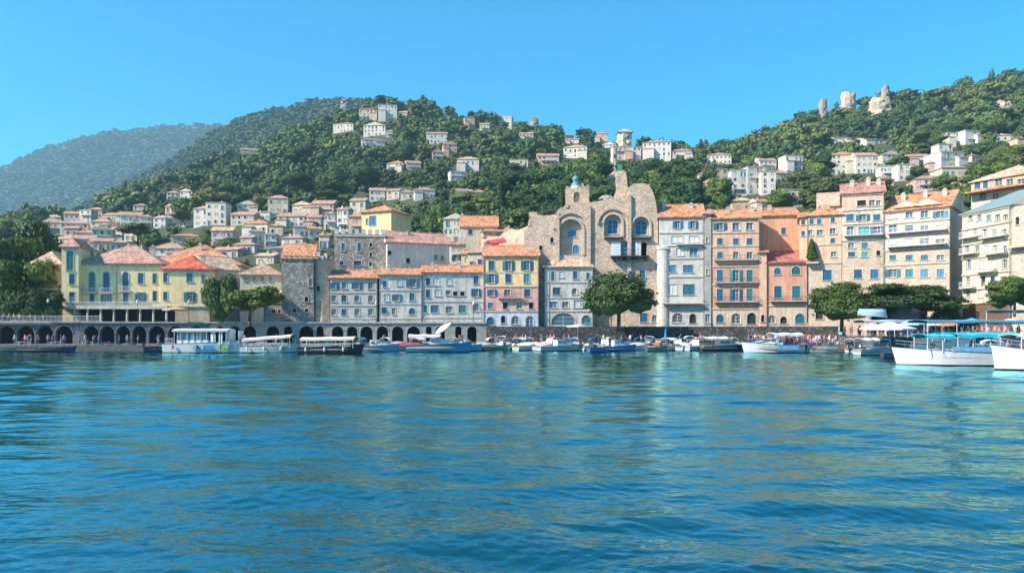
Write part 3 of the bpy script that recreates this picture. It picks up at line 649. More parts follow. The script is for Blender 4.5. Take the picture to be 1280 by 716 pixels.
# fortress church ruin
def ruin():
    base = 4.0; px0, px1 = 655, 823; b = Bld('ruined_church', 'huge ruined stone church with tall recessed arches and a balcony above the round tree', fY(px0, 2.5), fY(px1, 1.0), base, 'church')
    P = lambda x, y: b.L(x, y)
    sil = [(655,411),(655,288),(660,284),(662,278),(663,265),(667,264),(672,268),(679,270),(688,269),(696,268),(698,262),(703,259),(708,257),(713,254),(720,253),(737,253),(746,252),(756,251),(764,249),(772,248),(779,247),(780,242),(783,237),(788,233),(792,231),(797,229.6),(803,229),(808,230),(812,233),(816,240),(819,249),(821,262),(822.5,280),(822.5,411)]
    rj = random.Random(5); out = []
    for i, (x, y) in enumerate(sil):
        out.append(P(x, y))
        if 1 < i < len(sil)-2:
            x2, y2 = sil[i+1]; out.append(P((x+x2)/2+rj.uniform(-.3, .3), (y+y2)/2+rj.uniform(-.7, .4)))
    def ah(x0, x1, yt, yb): a = P(x0, yb); c = P(x1, yt); return arch_pts(a[0], c[0], a[1], c[1], None, 12)
    holes = [ah(700,727.5,274,319), ah(755,777,268,296), ah(791,812,271,296)]
    c = P(785, 325); e = P(785, 302); o0, o1 = P(776, 310)[0], P(794, 310)[0]
    bal = rect_pts(o0, o1, c[1], e[1]); dk = P(802, 319.5); dk1 = P(808.5, 303); holes += [bal, rect_pts(dk[0], dk1[0], dk[1], dk1[1])]
    smalls = []
    for (x, y, w_, h_, k, ar) in ((803,344,7,12,'b',0),(788,346,6,9,'c',0),(804.7,397,9,11,'b',0),(818,398,6,9,'c',1),(770,345,5,8,'d',0),(690,300,4,7,'d',1),(676,310,4,6,'d',0)):
        u, z = P(x, y); sc = (b.mid.y)/F; W1, H1 = round(w_*sc, 1), round(h_*sc, 1); holes.append((arch_pts if ar else rect_pts)(u-W1/2, u+W1/2, z-H1/2, z+H1/2)); smalls.append((u, z-H1/2, W1, H1, k, ar))
    mb = MB(); slab(mb, out, holes, 0, 7, 1.1); part('wall', mb, rubble, b.r)
    for (u, z, W1, H1, k, ar) in smalls: window(b.r, u, z, W1, H1, k, bool(ar), y=0)
    # recess back walls with their windows
    def back(x0, x1, yt, yb, wins, yy):
        a = P(x0-1, yb+1); c = P(x1+1, yt-1); hs = []
        for (x, y, w_, h_, k) in wins:
            u, z = P(x, y); sc = b.mid.y/F; W1, H1 = round(w_*sc, 1), round(h_*sc, 1); hs.append(arch_pts(u-W1/2, u+W1/2, z-H1/2, z+H1/2)); window(b.r, u, z-H1/2, W1, H1, k, True, y=yy)
        m = MB(); slab(m, rect_pts(a[0], c[0], a[1], c[1]), hs, yy, .5, .25); part('recess_wall', m, ashw, b.r)
    back(700,727.5,274,319,[(715.5,291,11,10,'b'),(720,311,8,11,'b')],.9)
    back(755,777,268,296,[(766,283,14,18,'c')],.7); back(791,812,271,296,[(802,284,15,18,'c')],.7)
    # arch rings of cut stone
    def ring(x0, x1, yt, yb, th, pr, mat):
        h = ah(x0, x1, yt, yb)[1:]; g2 = ah(x0-th, x1+th, yt-th, yb)[1:]; m = MB()
        for i in range(len(h)-1):
            p, q, r_, s_ = h[i], h[i+1], g2[i+1], g2[i]
            m.face([(p[0],-pr,p[1]),(q[0],-pr,q[1]),(r_[0],-pr,r_[1]),(s_[0],-pr,s_[1])]); m.face([(s_[0],-pr,s_[1]),(r_[0],-pr,r_[1]),(r_[0],0,r_[1]),(s_[0],0,s_[1])]); m.face([(p[0],-pr,p[1]),(q[0],-pr,q[1]),(q[0],0,q[1]),(p[0],0,p[1])])
        part('arch_ring', m, mat, b.r)
    ring(700,727.5,274,319,3.2,.22,trim); ring(694,733.5,267,319,2.6,.42,rubble); ring(755,777,268,296,2.5,.25,trim); ring(748,784,262,304,2.2,.4,rubble); ring(791,812,271,296,2.2,.25,trim)
    for x0, x1, y in ((755,778,297),(790,813,297)):
        a = P(x0, y); c = P(x1, y); part('ledge', MB().box(a[0], c[0], -.7, -.003, a[1]-.3, a[1]), dark, b.r)
    # wooden balcony with white shutters
    a = P(763, 320.5); c = P(810.5, 320.5); bo = part('balcony', MB().box(a[0], c[0], -1.5, -.003, a[1]-.25, a[1]), dark, b.r)
    part('railing', railing(P(775, 320)[0], P(797, 320)[0], -1.45, a[1]+.002, 1.3, iron, 0), iron, bo)
    for x0, x1 in ((764,775.5),(794.5,801)):
        q0, q1 = P(x0, 320)[0], P(x1, 320)[0]; zz = P(x0, 302)[1]
        m = MB().box(q0, q1, -.16, -.06, a[1]+.05, zz)
        for k in range(1, 4): xx = q0+(q1-q0)*k/4; m.box(xx-.03, xx+.03, -.2, -.162, a[1]+.05, zz)
        part('shutter', m, wpaint, bo)
    window(b.r, (o0+o1)/2, c[1]+.05, round(o1-o0-.1, 1), 2.4, 'c', False, y=.1)
    for q in range(5): put('bracket', MB().box(-.12, .12, -1.3, -.004, -.9, -.252).mesh('bracket', dark), bo, (a[0]+.5+q*(c[0]-a[0]-1)/4, 0, a[1]))
    # buttress strips and broken stone crest
    m = MB()
    for (x, y0, y1) in ((697,320,266),(736,330,258),(786.5,300,244)):
        u, z0 = P(x, y0); _, z1 = P(x, y1); m.box(u-.35, u+.35, -.45, -.003, max(0, z0-6), z1)
    part('buttress', m, rubble, b.r)
    m = MB()
    for i in range(3, len(out)-4):
        p, q = out[i], out[i+1]
        for k in range(2):
            f = rj.random(); x = p[0]+(q[0]-p[0])*f; z = p[1]+(q[1]-p[1])*f; s_ = rj.uniform(.12, .3); yy = rj.uniform(0, 5.5); m.box(x-s_, x+s_, yy-s_*.7, yy+s_, z-.5, z+rj.uniform(.03, .22))
    part('broken_crest', m, rubble, b.r)
    # round shoulder dome behind the parapet
    u, z = P(801, 250); m = MB(); m.lathe((u, 4.2, z-4), [(3.3, 0), (3.3, 4), (3.15, 5.3), (2.7, 6.5), (1.9, 7.3), (.9, 7.7), (0, 7.8)], 24); part('stone_dome', m, rubble, b.r, False)
    # bell turret
    u, z = P(722, 256); z1 = P(722, 234)[1]; hw = 2.25; tb = MB()
    slab(tb, rect_pts(u-hw, u+hw, z-1, z1), [arch_pts(u-.75, u+.45, z+.3, z+2.6)], .8, 3.6, .5); part('bell_turret', tb, rubble, b.r)
    part('recess_wall', MB().box(u-.9, u+.6, 1.35, 1.5, z, z+2.7), ashw, b.r)
    m = MB()
    for k in range(9):
        x = u-hw+.25+k*(2*hw-.5)/8
        if k not in (2, 3, 4): m.box(x-.22, x+.22, .8, 1.4, z1+.001, z1+rj.uniform(.2, .9)); 
    part('broken_parapet', m, rubble, b.r)
    d = part('lantern', MB().lathe((u-.3, 2.3, z1-.1), [(1.0, 0), (1.0, .5), (.85, .6), (.85, .9)], 14), wpaint, b.r)
    part('dome', MB().lathe((u-.3, 2.3, z1+.8), [(.95, 0), (.9, .25), (.55, .5), (.42, .7), (.62, .9), (.68, 1.25), (.5, 1.6), (.2, 1.85), (0, 1.95)], 14), paint('turquoise_copper', (.10, .27, .30), .5), d, True)
    # leaning broken tower behind
    m = MB(); L = [(766,253,789,253),(768,244,788,244),(771,236,787,236),(772,229,786,229),(771,220,785,220),(772,213,784,212)]; prev = None
    for i, (xa, ya, xb, yb) in enumerate(L):
        p, q = P(xa, ya), P(xb, yb); cur = [(p[0], 2.5, p[1]), (q[0], 2.5, q[1]), (q[0]-.2, 6.2, q[1]), (p[0]+.2, 6.2, p[1])]
        if prev:
            for k in range(4): m.face([prev[k], prev[(k+1) % 4], cur[(k+1) % 4], cur[k]])
        prev = cur
    m.face(prev)
    for k in range(12): q = rj.uniform(P(773, 212)[0], P(783, 212)[0]); m.box(q-.25, q+.25, rj.uniform(2.6, 3.5), rj.uniform(4, 6), P(770, 213)[1]-.3, P(770, 213)[1]+rj.uniform(.1, .8))
    part('broken_tower', m, rubble, b.r)
    m = MB(); m.lathe((P(760, 250)[0], 4, P(760, 252)[1]-1), [(2.3, 0), (2.2, 1.2), (1.7, 2.2), (.9, 2.8), (0, 3)], 18); part('side_dome', m, rubble2, b.r)
ruin()
# rubble terrace wall left of the church
rb = Bld('rubble_terrace_wall', 'sloping rubble retaining wall between the red awning and the ruined church', fY(622, 14), fY(662, 9), 4.0, 'wall')
mb = MB(); P_ = rb.L; ol = [(-rb.w/2, 0), (rb.w/2, 0), P_(661, 282), P_(652, 286), P_(645, 288), P_(640, 286), P_(630, 290), P_(624, 296)]
slab(mb, ol, [], 0, 4); part('wall', mb, rubble, rb.r)
# grey house right of the ruin
Fh = Bld('grey_house', 'tall narrow grey house with rounded corner and white balcony right of the ruined church', fY(824), fY(880), 4.0)
Fh.walls([(272, palegrey), (320, ashp)], [(847,281,6,9,'b'),(866,281,6,9,'b'),(846,299,13,8,'w'),(867,299,11,8,'w'),(838,300,5,6,'c'),(850,316.5,9,9,'w'),(867,316.5,10,9,'c'),(832,317,7,8,'c'),
    (838.5,336,12,9,'b'),(860,336,12,9,'b'),(840,362,12,13,'w'),(861,362,14,13,'t'),(823+6,398,9,11,'t',1),(847,397,13,12,'g',1),(866,398,8,12,'d',1)], 10)
Fh.roof('gable', 256, T_or, chim=[(-.75, 1.3), (.5, .7)]); [Fh.band(y, .22, .15) for y in (273, 291, 307, 323, 346, 385)]; Fh.balcony(828, 877, 379, 1.1, trim, .9, wpaint); Fh.balcony(845, 877, 305.5, .8, trim, .8, wpaint)
u0 = -Fh.w/2; part('corner_bay', MB().lathe((u0+.9, .9, 0), [(1.3, 0), (1.3, Fh.Z(312)), (1.45, Fh.Z(311)), (1.1, Fh.Z(306)), (0, Fh.Z(303))], 20), ashp, Fh.r)
Fp = Bld('grey_pier_house', 'narrow grey stone strip house with one arched window between grey and orange houses', fY(880.5, -.2), fY(889, -.2), 4.0)
Fp.walls([(268, ash)], [(884,300,3,7,'g'),(884,340,3,7,'g'),(884.5,398,6,11,'c')], 9); Fp.roof('gable', 262, T_pk)
G = Bld('orange_house', 'tall orange house with five rows of three blue windows right of the grey house', fY(889.5), fY(949), 4.0)
G.walls([(273.6, salmon), (330, redor), (386, sand)], [(x, y, w_, h_, k) for y, w_, h_, ks in ((283,8,9,'bcc'),(302,7,8,'bbb'),(319,7,8,'bcg'),(344.5,7.5,14,'btt'),(368.5,7.5,15,'bbt')) for x, k in zip((900,920,937), ks)]+
    [(900,398,9,11,'b',1),(920,398,11,13,'g',1),(939.5,398,11,14,'d',1)], 11)
G.roof('gable', 262, T_or, chim=[(-.2, .7), (.85, .8)]); [G.band(y, .2, .13) for y in (274.5, 291, 308, 333, 356, 386)]
G.balcony(892, 947, 325, .8, trim, .8); G.balcony(893, 946, 353, .7, trim, .8); G.balcony(892, 947, 377, .9, trim, .9)
Gp = Bld('apricot_strip_house', 'narrow windowless apricot strip beside the orange house, full height', fY(949.3, -.3), fY(958.3, -.3), 4.0)
Gp.walls([(316, salmon)], [(953.5,398,4,9,'d',1)], 9); Gp.roof('gable', 308, T_or)
Hh = Bld('plain_orange_house', 'plain orange house with a single small blue window, rising behind the red roof', fY(949, 8), fY(999, 8), 4.0)
Hh.walls([(270, orange)], [(979.5,289,5,8,'b')], 10); Hh.roof('gable', 260, T_or, chim=[(-.8, 1.2), (-.3, .8)])
I = Bld('red_roofed_house', 'low red-orange house with dark red roof and four blue windows', fY(958.6), fY(1009), 4.0)
I.walls([(329, redor), (384, sand)], [(972,339,8,9,'b',1),(995,338,10,10,'t',1),(972.5,365,8.5,15,'t'),(995.5,365,9.5,15,'t'),(964.5,399,9,10,'g',1),(979.5,400,8,9,'d',1),(1000,398,11,12,'t',1)], 11)
I.roof('gable', 314, tile('dark_red_roof_tiles', (.42, .13, .10))); [I.band(y, .2, .13) for y in (330.5, 382)]; I.balcony(962, 1006, 376, .8, trim, .8)
J = Bld('peach_house', 'peach house with orange roof above the cypress, small blue windows on upper floors', fY(1009.5), fY(1052), 4.0)
J.walls([(269.6, salmon), (330, ashw)], [(1011.5+3,277,5,7,'b'),(1024,277,4.5,7,'b'),(1041,275,4,6,'b'),(1013,291,5,7,'c'),(1025,291,7,7,'c'),(1041,289,7,7,'g'),(1041,301,5,6,'b'),(1042,318,6,7,'c'),(1034,344,10,13,'b'),(1024,392,8,14,'d',1)], 11)
J.roof('hip', 260, T_or, chim=[(.2, .8)]); [J.band(y, .2, .12) for y in (271, 306, 329)]; J.pipe(1009.3, 400, 275)
J2 = Bld('peach_side_house', 'slim peach stair house left of the cypress with windows close to its corner', fY(999.5, .6), fY(1009.2, .6), 4.0)
J2.walls([(272, salmon)], [(1004,278,4,6,'b'),(1004,292,4,6,'b'),(1004,345,4,8,'g')], 9); J2.roof('gable', 266, T_or)
K = Bld('stone_apartment_house', 'tall warm stone apartment house with pinkish mansard roof left of its wider neighbour', fY(1052.5), fY(1105), 4.0, group='tall stone apartment houses')
K.walls([(242, rosy), (262, beige), (300, ashw)], [(1077,254,10,7,'d'),(1090,254,6,7,'g'),(1098,254,5,6,'g')]+[(x, 272, 8, 8, k) for x, k in zip((1062.5,1078.5,1096), 'btb')]+[(x, 289, w_, 11, k) for x, w_, k in zip((1063,1080,1096.5), (8,12,8), 'ctb')]+
    [(1064,307,7,7,'c'),(1081,307,7,7,'b'),(1064.5,318,8,6,'t'),(1081,318,7,6,'t'),(1098,316.5,4,6,'d'),(1072.5,342.5,9,11,'b'),(1093,342.5,9,11,'b')], 13, bottom=-1.8)
K.roof('gable', 229, tile('rose_roof_tiles', (.46, .22, .17)), chim=[(-.5, .9), (.3, 1.2), (.8, .8)]); [K.band(y, .22, .16) for y in (243.5, 262, 279.5, 300)]; K.balcony(1055, 1104, 295, .9, trim, .8, wpaint)
Lh = Bld('stone_apartment_house', 'widest stone apartment house at the right with orange gabled roof and four window columns', fY(1106), fY(1187), 4.0, group='tall stone apartment houses')
Lh.walls([(262, beige), (310, ashw)], [(x, y, w_, h_, k) for y, w_, h_, ks in ((268,8,8,'wccb'),(286,9,9,'cbcw'),(302,10,7,'wwcg'),(322,8,6.5,'tbbc'),(341.5,8.5,10,'ttbb')) for x, k in zip((1116,1136.5,1155.5,1175.5), ks)], 13, bottom=-1.8)
Lh.roof('gable', 243, T_or, chim=[(-.6, .9), (.1, 1.1), (.7, .9)]); [Lh.band(y, .22, .16) for y in (263, 277, 294, 311, 330)]; Lh.balcony(1110, 1184, 292, .9, trim, .8, wpaint); Lh.balcony(1110, 1184, 309, 1.0, trim, .8, wpaint); Lh.pipe(1105.6, 395, 265)
for gx in (-.3, .35):
    m = roof_mesh('front', 3.6, 5, 1.1, .25, z=0); part('roof', m, [T_or, beige], Lh.r, loc=(gx*Lh.w/2, -.02, Lh.top+.5))
# cream apartment house far right, stone terrace, top house
M_ = Bld('cream_apartment_house', 'bright cream apartment house with six floors of loggias at the right edge', (1203, 123), (1264, 113), 2.3)
mw = []
for (y, h_, xs_, ks) in ((272,7,(1213,1224,1236,1247,1257),'ggtgg'),(291,9,(1209,1219,1231,1243,1255),'wgcgc'),(311,8,(1209,1221,1233,1244,1256),'ggwgg'),(330,11,(1211,1227,1242,1256),'gwwg'),(351,11,(1210,1229,1241,1255),'gdbg'),(366,12,(1210,1226,1232,1254),'gwww')):
    for x, k in zip(xs_, ks): mw.append((x, y, 7, h_, k))
M_.walls([(263, cream), (378, brown)], mw, 10, bottom=0); M_.roof('shed', 247, paint('glass_roof_green', (.25, .33, .30), .3), cream); [M_.band(y, .25, .2, cream) for y in (264, 282, 302, 320, 341, 360, 378)]
for a, b_, y in ((1205,1228,298),(1230,1262,298),(1205,1225,318),(1236,1262,318),(1226,1249,340),(1205,1222,360),(1236,1262,360)): M_.balcony(a, b_, y, 1.0, cream, .9, wpaint)
Ns = Bld('stone_terrace_wall', 'tall tan stone terrace wall with a green ledge right of the cream apartment house', (1265, 113), (1300, 109), 2.3, 'wall')
Ns.walls([(256, rubble)], [(1272,276,5,10,'d',1)], 9)
hd = part('planter_ledge', MB().box(-Ns.w/2, Ns.w/2, -1.2, -.003, Ns.Z(309), Ns.Z(307)), trim, Ns.r)
To = Bld('hilltop_apartment_house', 'orange house with blue windows and awning roofs above the cream apartment house', (1214, 142), (1296, 132), 6)
To.walls([(222, orange), (236, cream)], [(1222,229,7,8,'b'),(1232,229,6,9,'b'),(1248,228,9,8,'g'),(1262,228,8,8,'g'),(1276,228,8,8,'g'),(1228,246,8,7,'g'),(1244,246,8,7,'g'),(1262,246,8,7,'g')], 12); To.roof('hip', 211, T_ps); To.band(236, .3, 2.0, T_or)
# two terracotta cream shops behind the terrace on the right
wl = Bld('boat_shed', 'plain blue-grey boat shed wall under the spreading dark trees', (1108, 121), (1157, 118), 2.3, 'shed')
wl.walls([(381, paint('blue_grey_paint', (.20, .27, .36), .8))], [(1145,384,8,8,'w')], 5); wl.roof('flat', 380, concrete)
# mid-town houses behind the waterfront row ------------------------------------------------------
mo = Bld('square_orange_house', 'square orange house with blue window standing above the battlemented house', (452, 168), (489, 165), 12)
mo.walls([(265, ochre)], [(466,276,10,12,'b'),(459,277,4,7,'g')], 8.5, bottom=-3)
mo.roof('hip', 258, T_or, ov=.5)
for q, k in ((2.5, 'g'), (6, 'b')):
    o = window(mo.r, mo.w/2+.02, mo.Z(282), .9, 1.6, k, False, rd=.03, surround=False); o.location.y = q; o.rotation_euler[2] = math.pi/2
wh = Bld('long_white_house', 'long plain white house with orange roof behind the three grey waterfront houses', fY(484, 12), fY(562, 16), 5)
wh.walls([(305, white)], [(487,316,4,5,'d'),(510,326,5,6,'d'),(545,322,5,6,'g'),(553,323,4,6,'g')], 9); wh.roof('gable', 291, T_pk, white, chim=[(-.2, .7)])
yo = Bld('yellow_sided_house', 'house with orange roof and grey gable half hidden in trees above the white house', fY(576, 75), fY(622, 75), 24)
yo.walls([(284, beige)], [(588,290,5,6,'b'),(606,290,6,7,'b')], 8, bottom=-6); yo.roof('gable', 270, T_or, ochre)
ra = Bld('flat_awning_house', 'small white house with a bright red awning beside the rubble wall', fY(606, 15), fY(655, 13), 5)
ra.walls([(303, cream)], [(612,309,5,6,'b',1),(640,309,4,4,'b'),(627,310,5,7,'w')], 7, bottom=-2); ra.roof('gable', 296, T_ps)

for bb, py0, py1 in ((A,398,350),(B,398,346),(E_,404,336),(Fh,404,275),(G,404,276),(I,404,331),(K,395,245),(D,404,323),(hb,386,334),(M_,400,266)):
    u = bb.w/2-.12; part('drainpipe', MB().tube((u, -.22, bb.Z(py0)), (u, -.22, bb.Z(py1)), .06, n=6).box(u-.14, u+.14, -.32, -.12, bb.Z(py1), bb.Z(py1)+.25), concrete, bb.r)

cg = Bld('cream_gable_house', 'cream house end with a plain gable peeping out left of the pink mansard roof', fY(1026, 12), fY(1056, 12), 4.0)
cg.walls([(258, cream)], [(1044,262,3,4,'g')], 10); cg.roof('shed', 240, T_ps, cream)
# ------------------------------------------------------------------ hillside houses
_O = 'first second third fourth fifth sixth seventh eighth ninth'.split()
ORD = ['zeroth','leftmost']+_O[1:]+'tenth eleventh twelfth thirteenth fourteenth fifteenth sixteenth seventeenth eighteenth nineteenth'.split()
for _a, _b in (('twenty','twentieth'),('thirty','thirtieth'),('forty','fortieth'),('fifty','fiftieth'),('sixty','sixtieth'),('seventy','seventieth'),('eighty','eightieth')): ORD += [_b]+[_a+' '+x for x in _O]
CN = {'w': (white, 'white'), 'c': (cream, 'cream'), 'g': (palegrey, 'pale grey'), 'p': (rosy, 'rosy'), 'o': (salmon, 'salmon'), 'y': (ochre, 'ochre'), 's': (ashw, 'warm stone'), 'b': (beige, 'beige')}
RN = {'o': (T_or, 'orange'), 'p': (T_pk, 'pink'), 'b': (T_br, 'brown'), 'r': (T_rd, 'red'), 's': (T_ps, 'pale')}
ZN = {'west': 'those above the yellow hotel', 'slope': 'those on the left slope', 'mid': 'the packed middle town', 'upper': 'the row above the square orange house',
      'villa': 'the central hilltop villas', 'wood': 'those in the central wood', 'saddle': 'the ridge behind the church', 'behind': 'those above the orange house',
      'rhill': 'those on the right hill', 'roofs': 'those behind the grey row'}
HL = [
 ('west',75,110,274,292,'w','p','hip'),('west',112,138,272,290,'c','p','hip'),('west',150,176,264,284,'w','p','gable'),('west',174,190,268,286,'c','p','hip'),('west',190,208,269,285,'g','s','hip'),
 ('west',135,154,283,300,'g','p','gable'),('west',94,118,287,301,'c','o','hip'),('west',62,94,293,313,'w','p','hip'),('west',112,140,297,313,'p','p','gable'),('west',166,184,254,264,'c','p','hip'),('west',142,158,300,314,'c','s','hip'),('west',80,98,282,296,'p','p','gable'),
 ('slope',208,224,238,251,'w','p','hip'),('slope',224,241,236,250,'w','p','front'),('slope',256,283,253,282,'w','p','flat'),('slope',241,262,257,283,'w','p','hip'),('slope',224,242,271,284,'w','s','flat'),('slope',213,252,291,305,'c','o','hip'),
 ('slope',262,300,308,324,'b','p','gable'),('slope',290,320,301,318,'g','p','hip'),('slope',300,322,184,195,'p','p','gable'),('slope',331,350,235,249,'b','s','hip'),
 ('mid',315,338,265,277,'w','s','flat'),('mid',304,336,274,293,'w','o','hip'),('mid',345,382,265,284,'w','p','gable'),('mid',383,402,268,286,'w','p','gable'),('mid',350,380,293,309,'g','p','hip'),('mid',385,402,283,298,'c','o','gable'),
 ('mid',330,346,292,311,'g','s','flat'),('mid',340,372,306,322,'b','b','hip'),('mid',372,390,304,320,'o','o','front'),('mid',405,420,264,288,'w','p','hip'),('mid',420,436,259,290,'w','p','gable'),('mid',404,415,273,288,'o','o','shed'),('mid',436,458,247,268,'c','p','gable'),
 ('mid',312,330,286,303,'w','p','hip'),('mid',300,316,294,308,'c','s','gable'),('mid',366,384,280,296,'g','p','shed'),('mid',398,412,292,310,'b','o','gable'),('mid',336,354,279,295,'c','o','hip'),('mid',378,392,274,288,'p','p','hip'),('mid',318,344,316,330,'b','s','gable'),('mid',386,402,310,324,'s','o','hip'),
 ('upper',461,482,234,252,'w','p','gable'),('upper',482,500,235,250,'c','p','gable'),('upper',500,518,237,250,'w','p','hip'),('upper',517,545,233,248,'w','p','hip'),
 ('villa',448,472,133,151,'c','o','hip'),('villa',472,497,131,151,'w','s','flat'),('villa',497,511,138,147,'p','s','gable'),('villa',415,443,151,166,'w','p','hip'),('villa',453,483,153,170,'w','p','front'),('villa',451,482,171,184,'w','p','hip'),('villa',482,492,162,172,'g','s','hip'),('villa',532,560,163,180,'w','p','gable'),
 ('wood',482,505,200,214,'c','o','hip'),('wood',507,527,200,214,'p','p','gable'),('wood',580,594,147,160,'p','s','flat'),('wood',570,600,194,214,'g','s','hip'),('wood',562,582,214,226,'w','p','flat'),('wood',566,592,235,248,'w','p','gable'),('wood',590,606,237,248,'c','p','hip'),
 ('saddle',671,700,190,207,'p','p','gable'),('saddle',703,735,179,198,'w','s','hip'),('saddle',706,718,167,178,'p','p','hip'),('saddle',743,760,164,180,'o','o','hip'),('saddle',802,840,173,201,'w','p','hip'),('saddle',840,866,184,200,'w','p','hip'),('saddle',790,802,184,200,'w','s','flat'),
 ('behind',883,915,189,206,'w','p','hip'),('behind',872,895,213,229,'c','o','hip'),('behind',913,934,212,245,'g','s','flat'),('behind',933,953,208,244,'g','s','flat'),('behind',951,970,214,244,'w','s','flat'),('behind',948,972,196,213,'w','p','gable'),('behind',980,1005,194,215,'w','s','flat'),
 ('behind',968,993,212,236,'p','p','hip'),('behind',915,942,246,266,'s','s','hip'),('behind',944,968,248,266,'b','o','gable'),
 ('rhill',1042,1067,170,179,'w','p','gable'),('rhill',1077,1111,171,181,'w','p','gable'),('rhill',1039,1070,188,218,'c','o','hip'),('rhill',1069,1098,189,217,'w','p','gable'),('rhill',1182,1206,166,183,'w','s','flat'),('rhill',1204,1228,163,180,'w','s','flat'),('rhill',1172,1192,180,198,'w','s','flat'),('rhill',1172,1210,190,209,'w','s','flat'),
 ('rhill',1136,1162,191,206,'p','p','gable'),('rhill',1100,1122,207,226,'w','s','flat'),('rhill',1122,1145,205,226,'w','o','flat'),('rhill',1245,1268,166,177,'g','s','hip'),('rhill',1270,1290,170,181,'o','r','hip'),('rhill',1212,1232,192,202,'c','p','hip'),('rhill',1160,1178,200,214,'p','p','hip'),('rhill',1190,1208,222,236,'o','o','hip'),
 ('roofs',562,582,302,330,'w','o','hip'),('roofs',584,606,312,338,'c','p','gable'),('roofs',575,604,312,332,'c','o','gable'),('roofs',548,566,300,322,'w','o','gable'),('roofs',655,676,296,318,'s','s','hip'),
]
def overlap(a, pad=0):
    return any(a[0] < b[1]+pad and a[1] > b[0]-pad and a[2] < b[3]-2+pad and a[3] > b[2]+2-pad for b in HL_box)
HL_box = [(h[1], h[2], h[3], h[4]) for h in HL]
rq = random.Random(11)
def fill(zone, n, xr, yr, walls='wccpobcp', roofs='pposp', sc=1.0, pd=-4):
    for _ in range(n*30):
        if n <= 0: break
        x = rq.uniform(*xr); yb = rq.uniform(yr[0], yr[1]); Y = locate(x, yb); ww = rq.uniform(8, 14)*F/Y*sc; hh = rq.uniform(6, 10)*F/Y*sc
        bx = (x-ww/2, x+ww/2, yb-hh, yb)
        if overlap(bx, pd): continue
        HL_box.append(bx); HL.append((zone, *bx, rq.choice(walls), rq.choice(roofs), rq.choice(['hip','gable','gable','front','flat']))); n -= 1
fill('mid', 60, (300, 452), (266, 338), pd=-6.5); fill('west', 30, (58, 168), (278, 320), pd=-6); fill('behind', 14, (885, 1000), (222, 262)); fill('rhill', 20, (1095, 1200), (200, 240)); fill('roofs', 14, (488, 660), (300, 338), roofs='oop')
fill('slope', 8, (205, 300), (262, 330)); fill('wood', 6, (480, 660), (150, 230)); fill('saddle', 3, (680, 800), (180, 212))
by = defaultdict(list) if 'defaultdict' in globals() else {}
from collections import defaultdict
by = defaultdict(list)
for h in HL: by[h[0]].append(h)
for z, lst in by.items():
    lst.sort(key=lambda h: (h[1]+h[2])/2)
    for i, h in enumerate(lst):
        wm, wn = CN[h[5]]; rm, rn = RN[h[6]]
        rtx = 'flat roof' if h[7] == 'flat' else rn+' roof'
        od = ORD[i+1]+('' if i == 0 else ' from left')
        house(h[1], h[2], h[3], h[4], wm, rm, h[7], label=f"{wn} house with {rtx}, {od} of {ZN[z]}", group='houses: '+ZN[z])
# ridge towers and ruins ---------------------------------------------------------
def ruin_tower(px0, px1, pyt, pyb, label, mat, cat='tower', jag=5, seed=0, name='ruined_tower', taper=.78, win=2):
    r_ = random.Random(seed); pc = (px0+px1)/2; Y = locate(pc, pyb); X = (pc-640)/F*Y; z = H+(HY-pyb)/F*Y; w_ = (px1-px0)/F*Y; h_ = (pyb-pyt)/F*Y
    r = root(name, (X, Y, z), r_.uniform(-.2, .2), label, cat); m = MB(); n = 10; prev = None
    for j in range(7):
        t = j/6; k = 1-(1-taper)*t; ring_ = []
        for i in range(n):
            a = 2*math.pi*i/n; q = .5*w_*k*(1+r_.uniform(-.16, .12)); c_, s_ = math.cos(a), math.sin(a); e_ = 1/max(abs(c_), abs(s_))**.6
            ring_.append((q*c_*e_, q*s_*e_*.9+w_*.45, -4+(h_+4-jag*.25)*t+(r_.uniform(-.5, 1.1)*jag*.4 if j == 6 else 0)))
        if prev:
            for i in range(n): m.face([prev[i], prev[(i+1) % n], ring_[(i+1) % n], ring_[i]])
        prev = ring_
    m.face([(p[0]*.96, p[1], p[2]-.8) for p in prev])
    part('wall', m, mat, r)
    for i in range(win): window(r, r_.uniform(-.15, .2)*w_, h_*(.35+.3*i), max(.8, w_*.1), max(1.2, h_*.12), 'd', True, sill=False, y=w_*.45-.5*w_-.12, rd=.15, surround=False)
    HB.append((px0, px1, pyt, pyb, Y)); return r
ruin_tower(1024,1036,122,147,'leftmost ruined tower on the right ridge, slim and grey', rubble2, seed=1)
ruin_tower(1056,1075,113,137,'middle ruined tower on the right ridge, squat pale stone block', rubble, seed=2)
ruin_tower(1090,1117,120,143,'broad sunlit ruined keep on the right ridge', rubble, seed=3, taper=.8, win=3)
ruin_tower(1103,1114,106,124,'thin turret rising on top of the broad ruined keep', rubble2, seed=4)
ruin_tower(424,437,122,137,'pale rock ruin near the top of the central hill', rubble2, seed=5, cat='ruin')
ruin_tower(662,675,148,160,'small round ruin on the skyline left of the saddle', rubble2, seed=6, cat='ruin')
ruin_tower(1250,1268,124,136,'small pinkish rock ruin high on the right hill', rubble, seed=7, cat='ruin')
ruin_tower(1176,1188,130,142,'faint grey rock outcrop in the right hillside wood', rubble2, seed=8, cat='rock')
ruin_tower(668,684,253,283,'small grey broken watchtower left of the ruined church', rubble2, seed=9)
ct = ruin_tower(772,792,165,188,'cream square tower with pointed roof on the saddle skyline', cream, seed=10, jag=.1, taper=.95)
cz = (188-165)/F*locate(782,188); cw = 20/F*locate(782,188); part('roof', roof_mesh('hip', cw*.95, cw*.9, cw*.3, .4, z=cz), [T_ps, cream], ct)
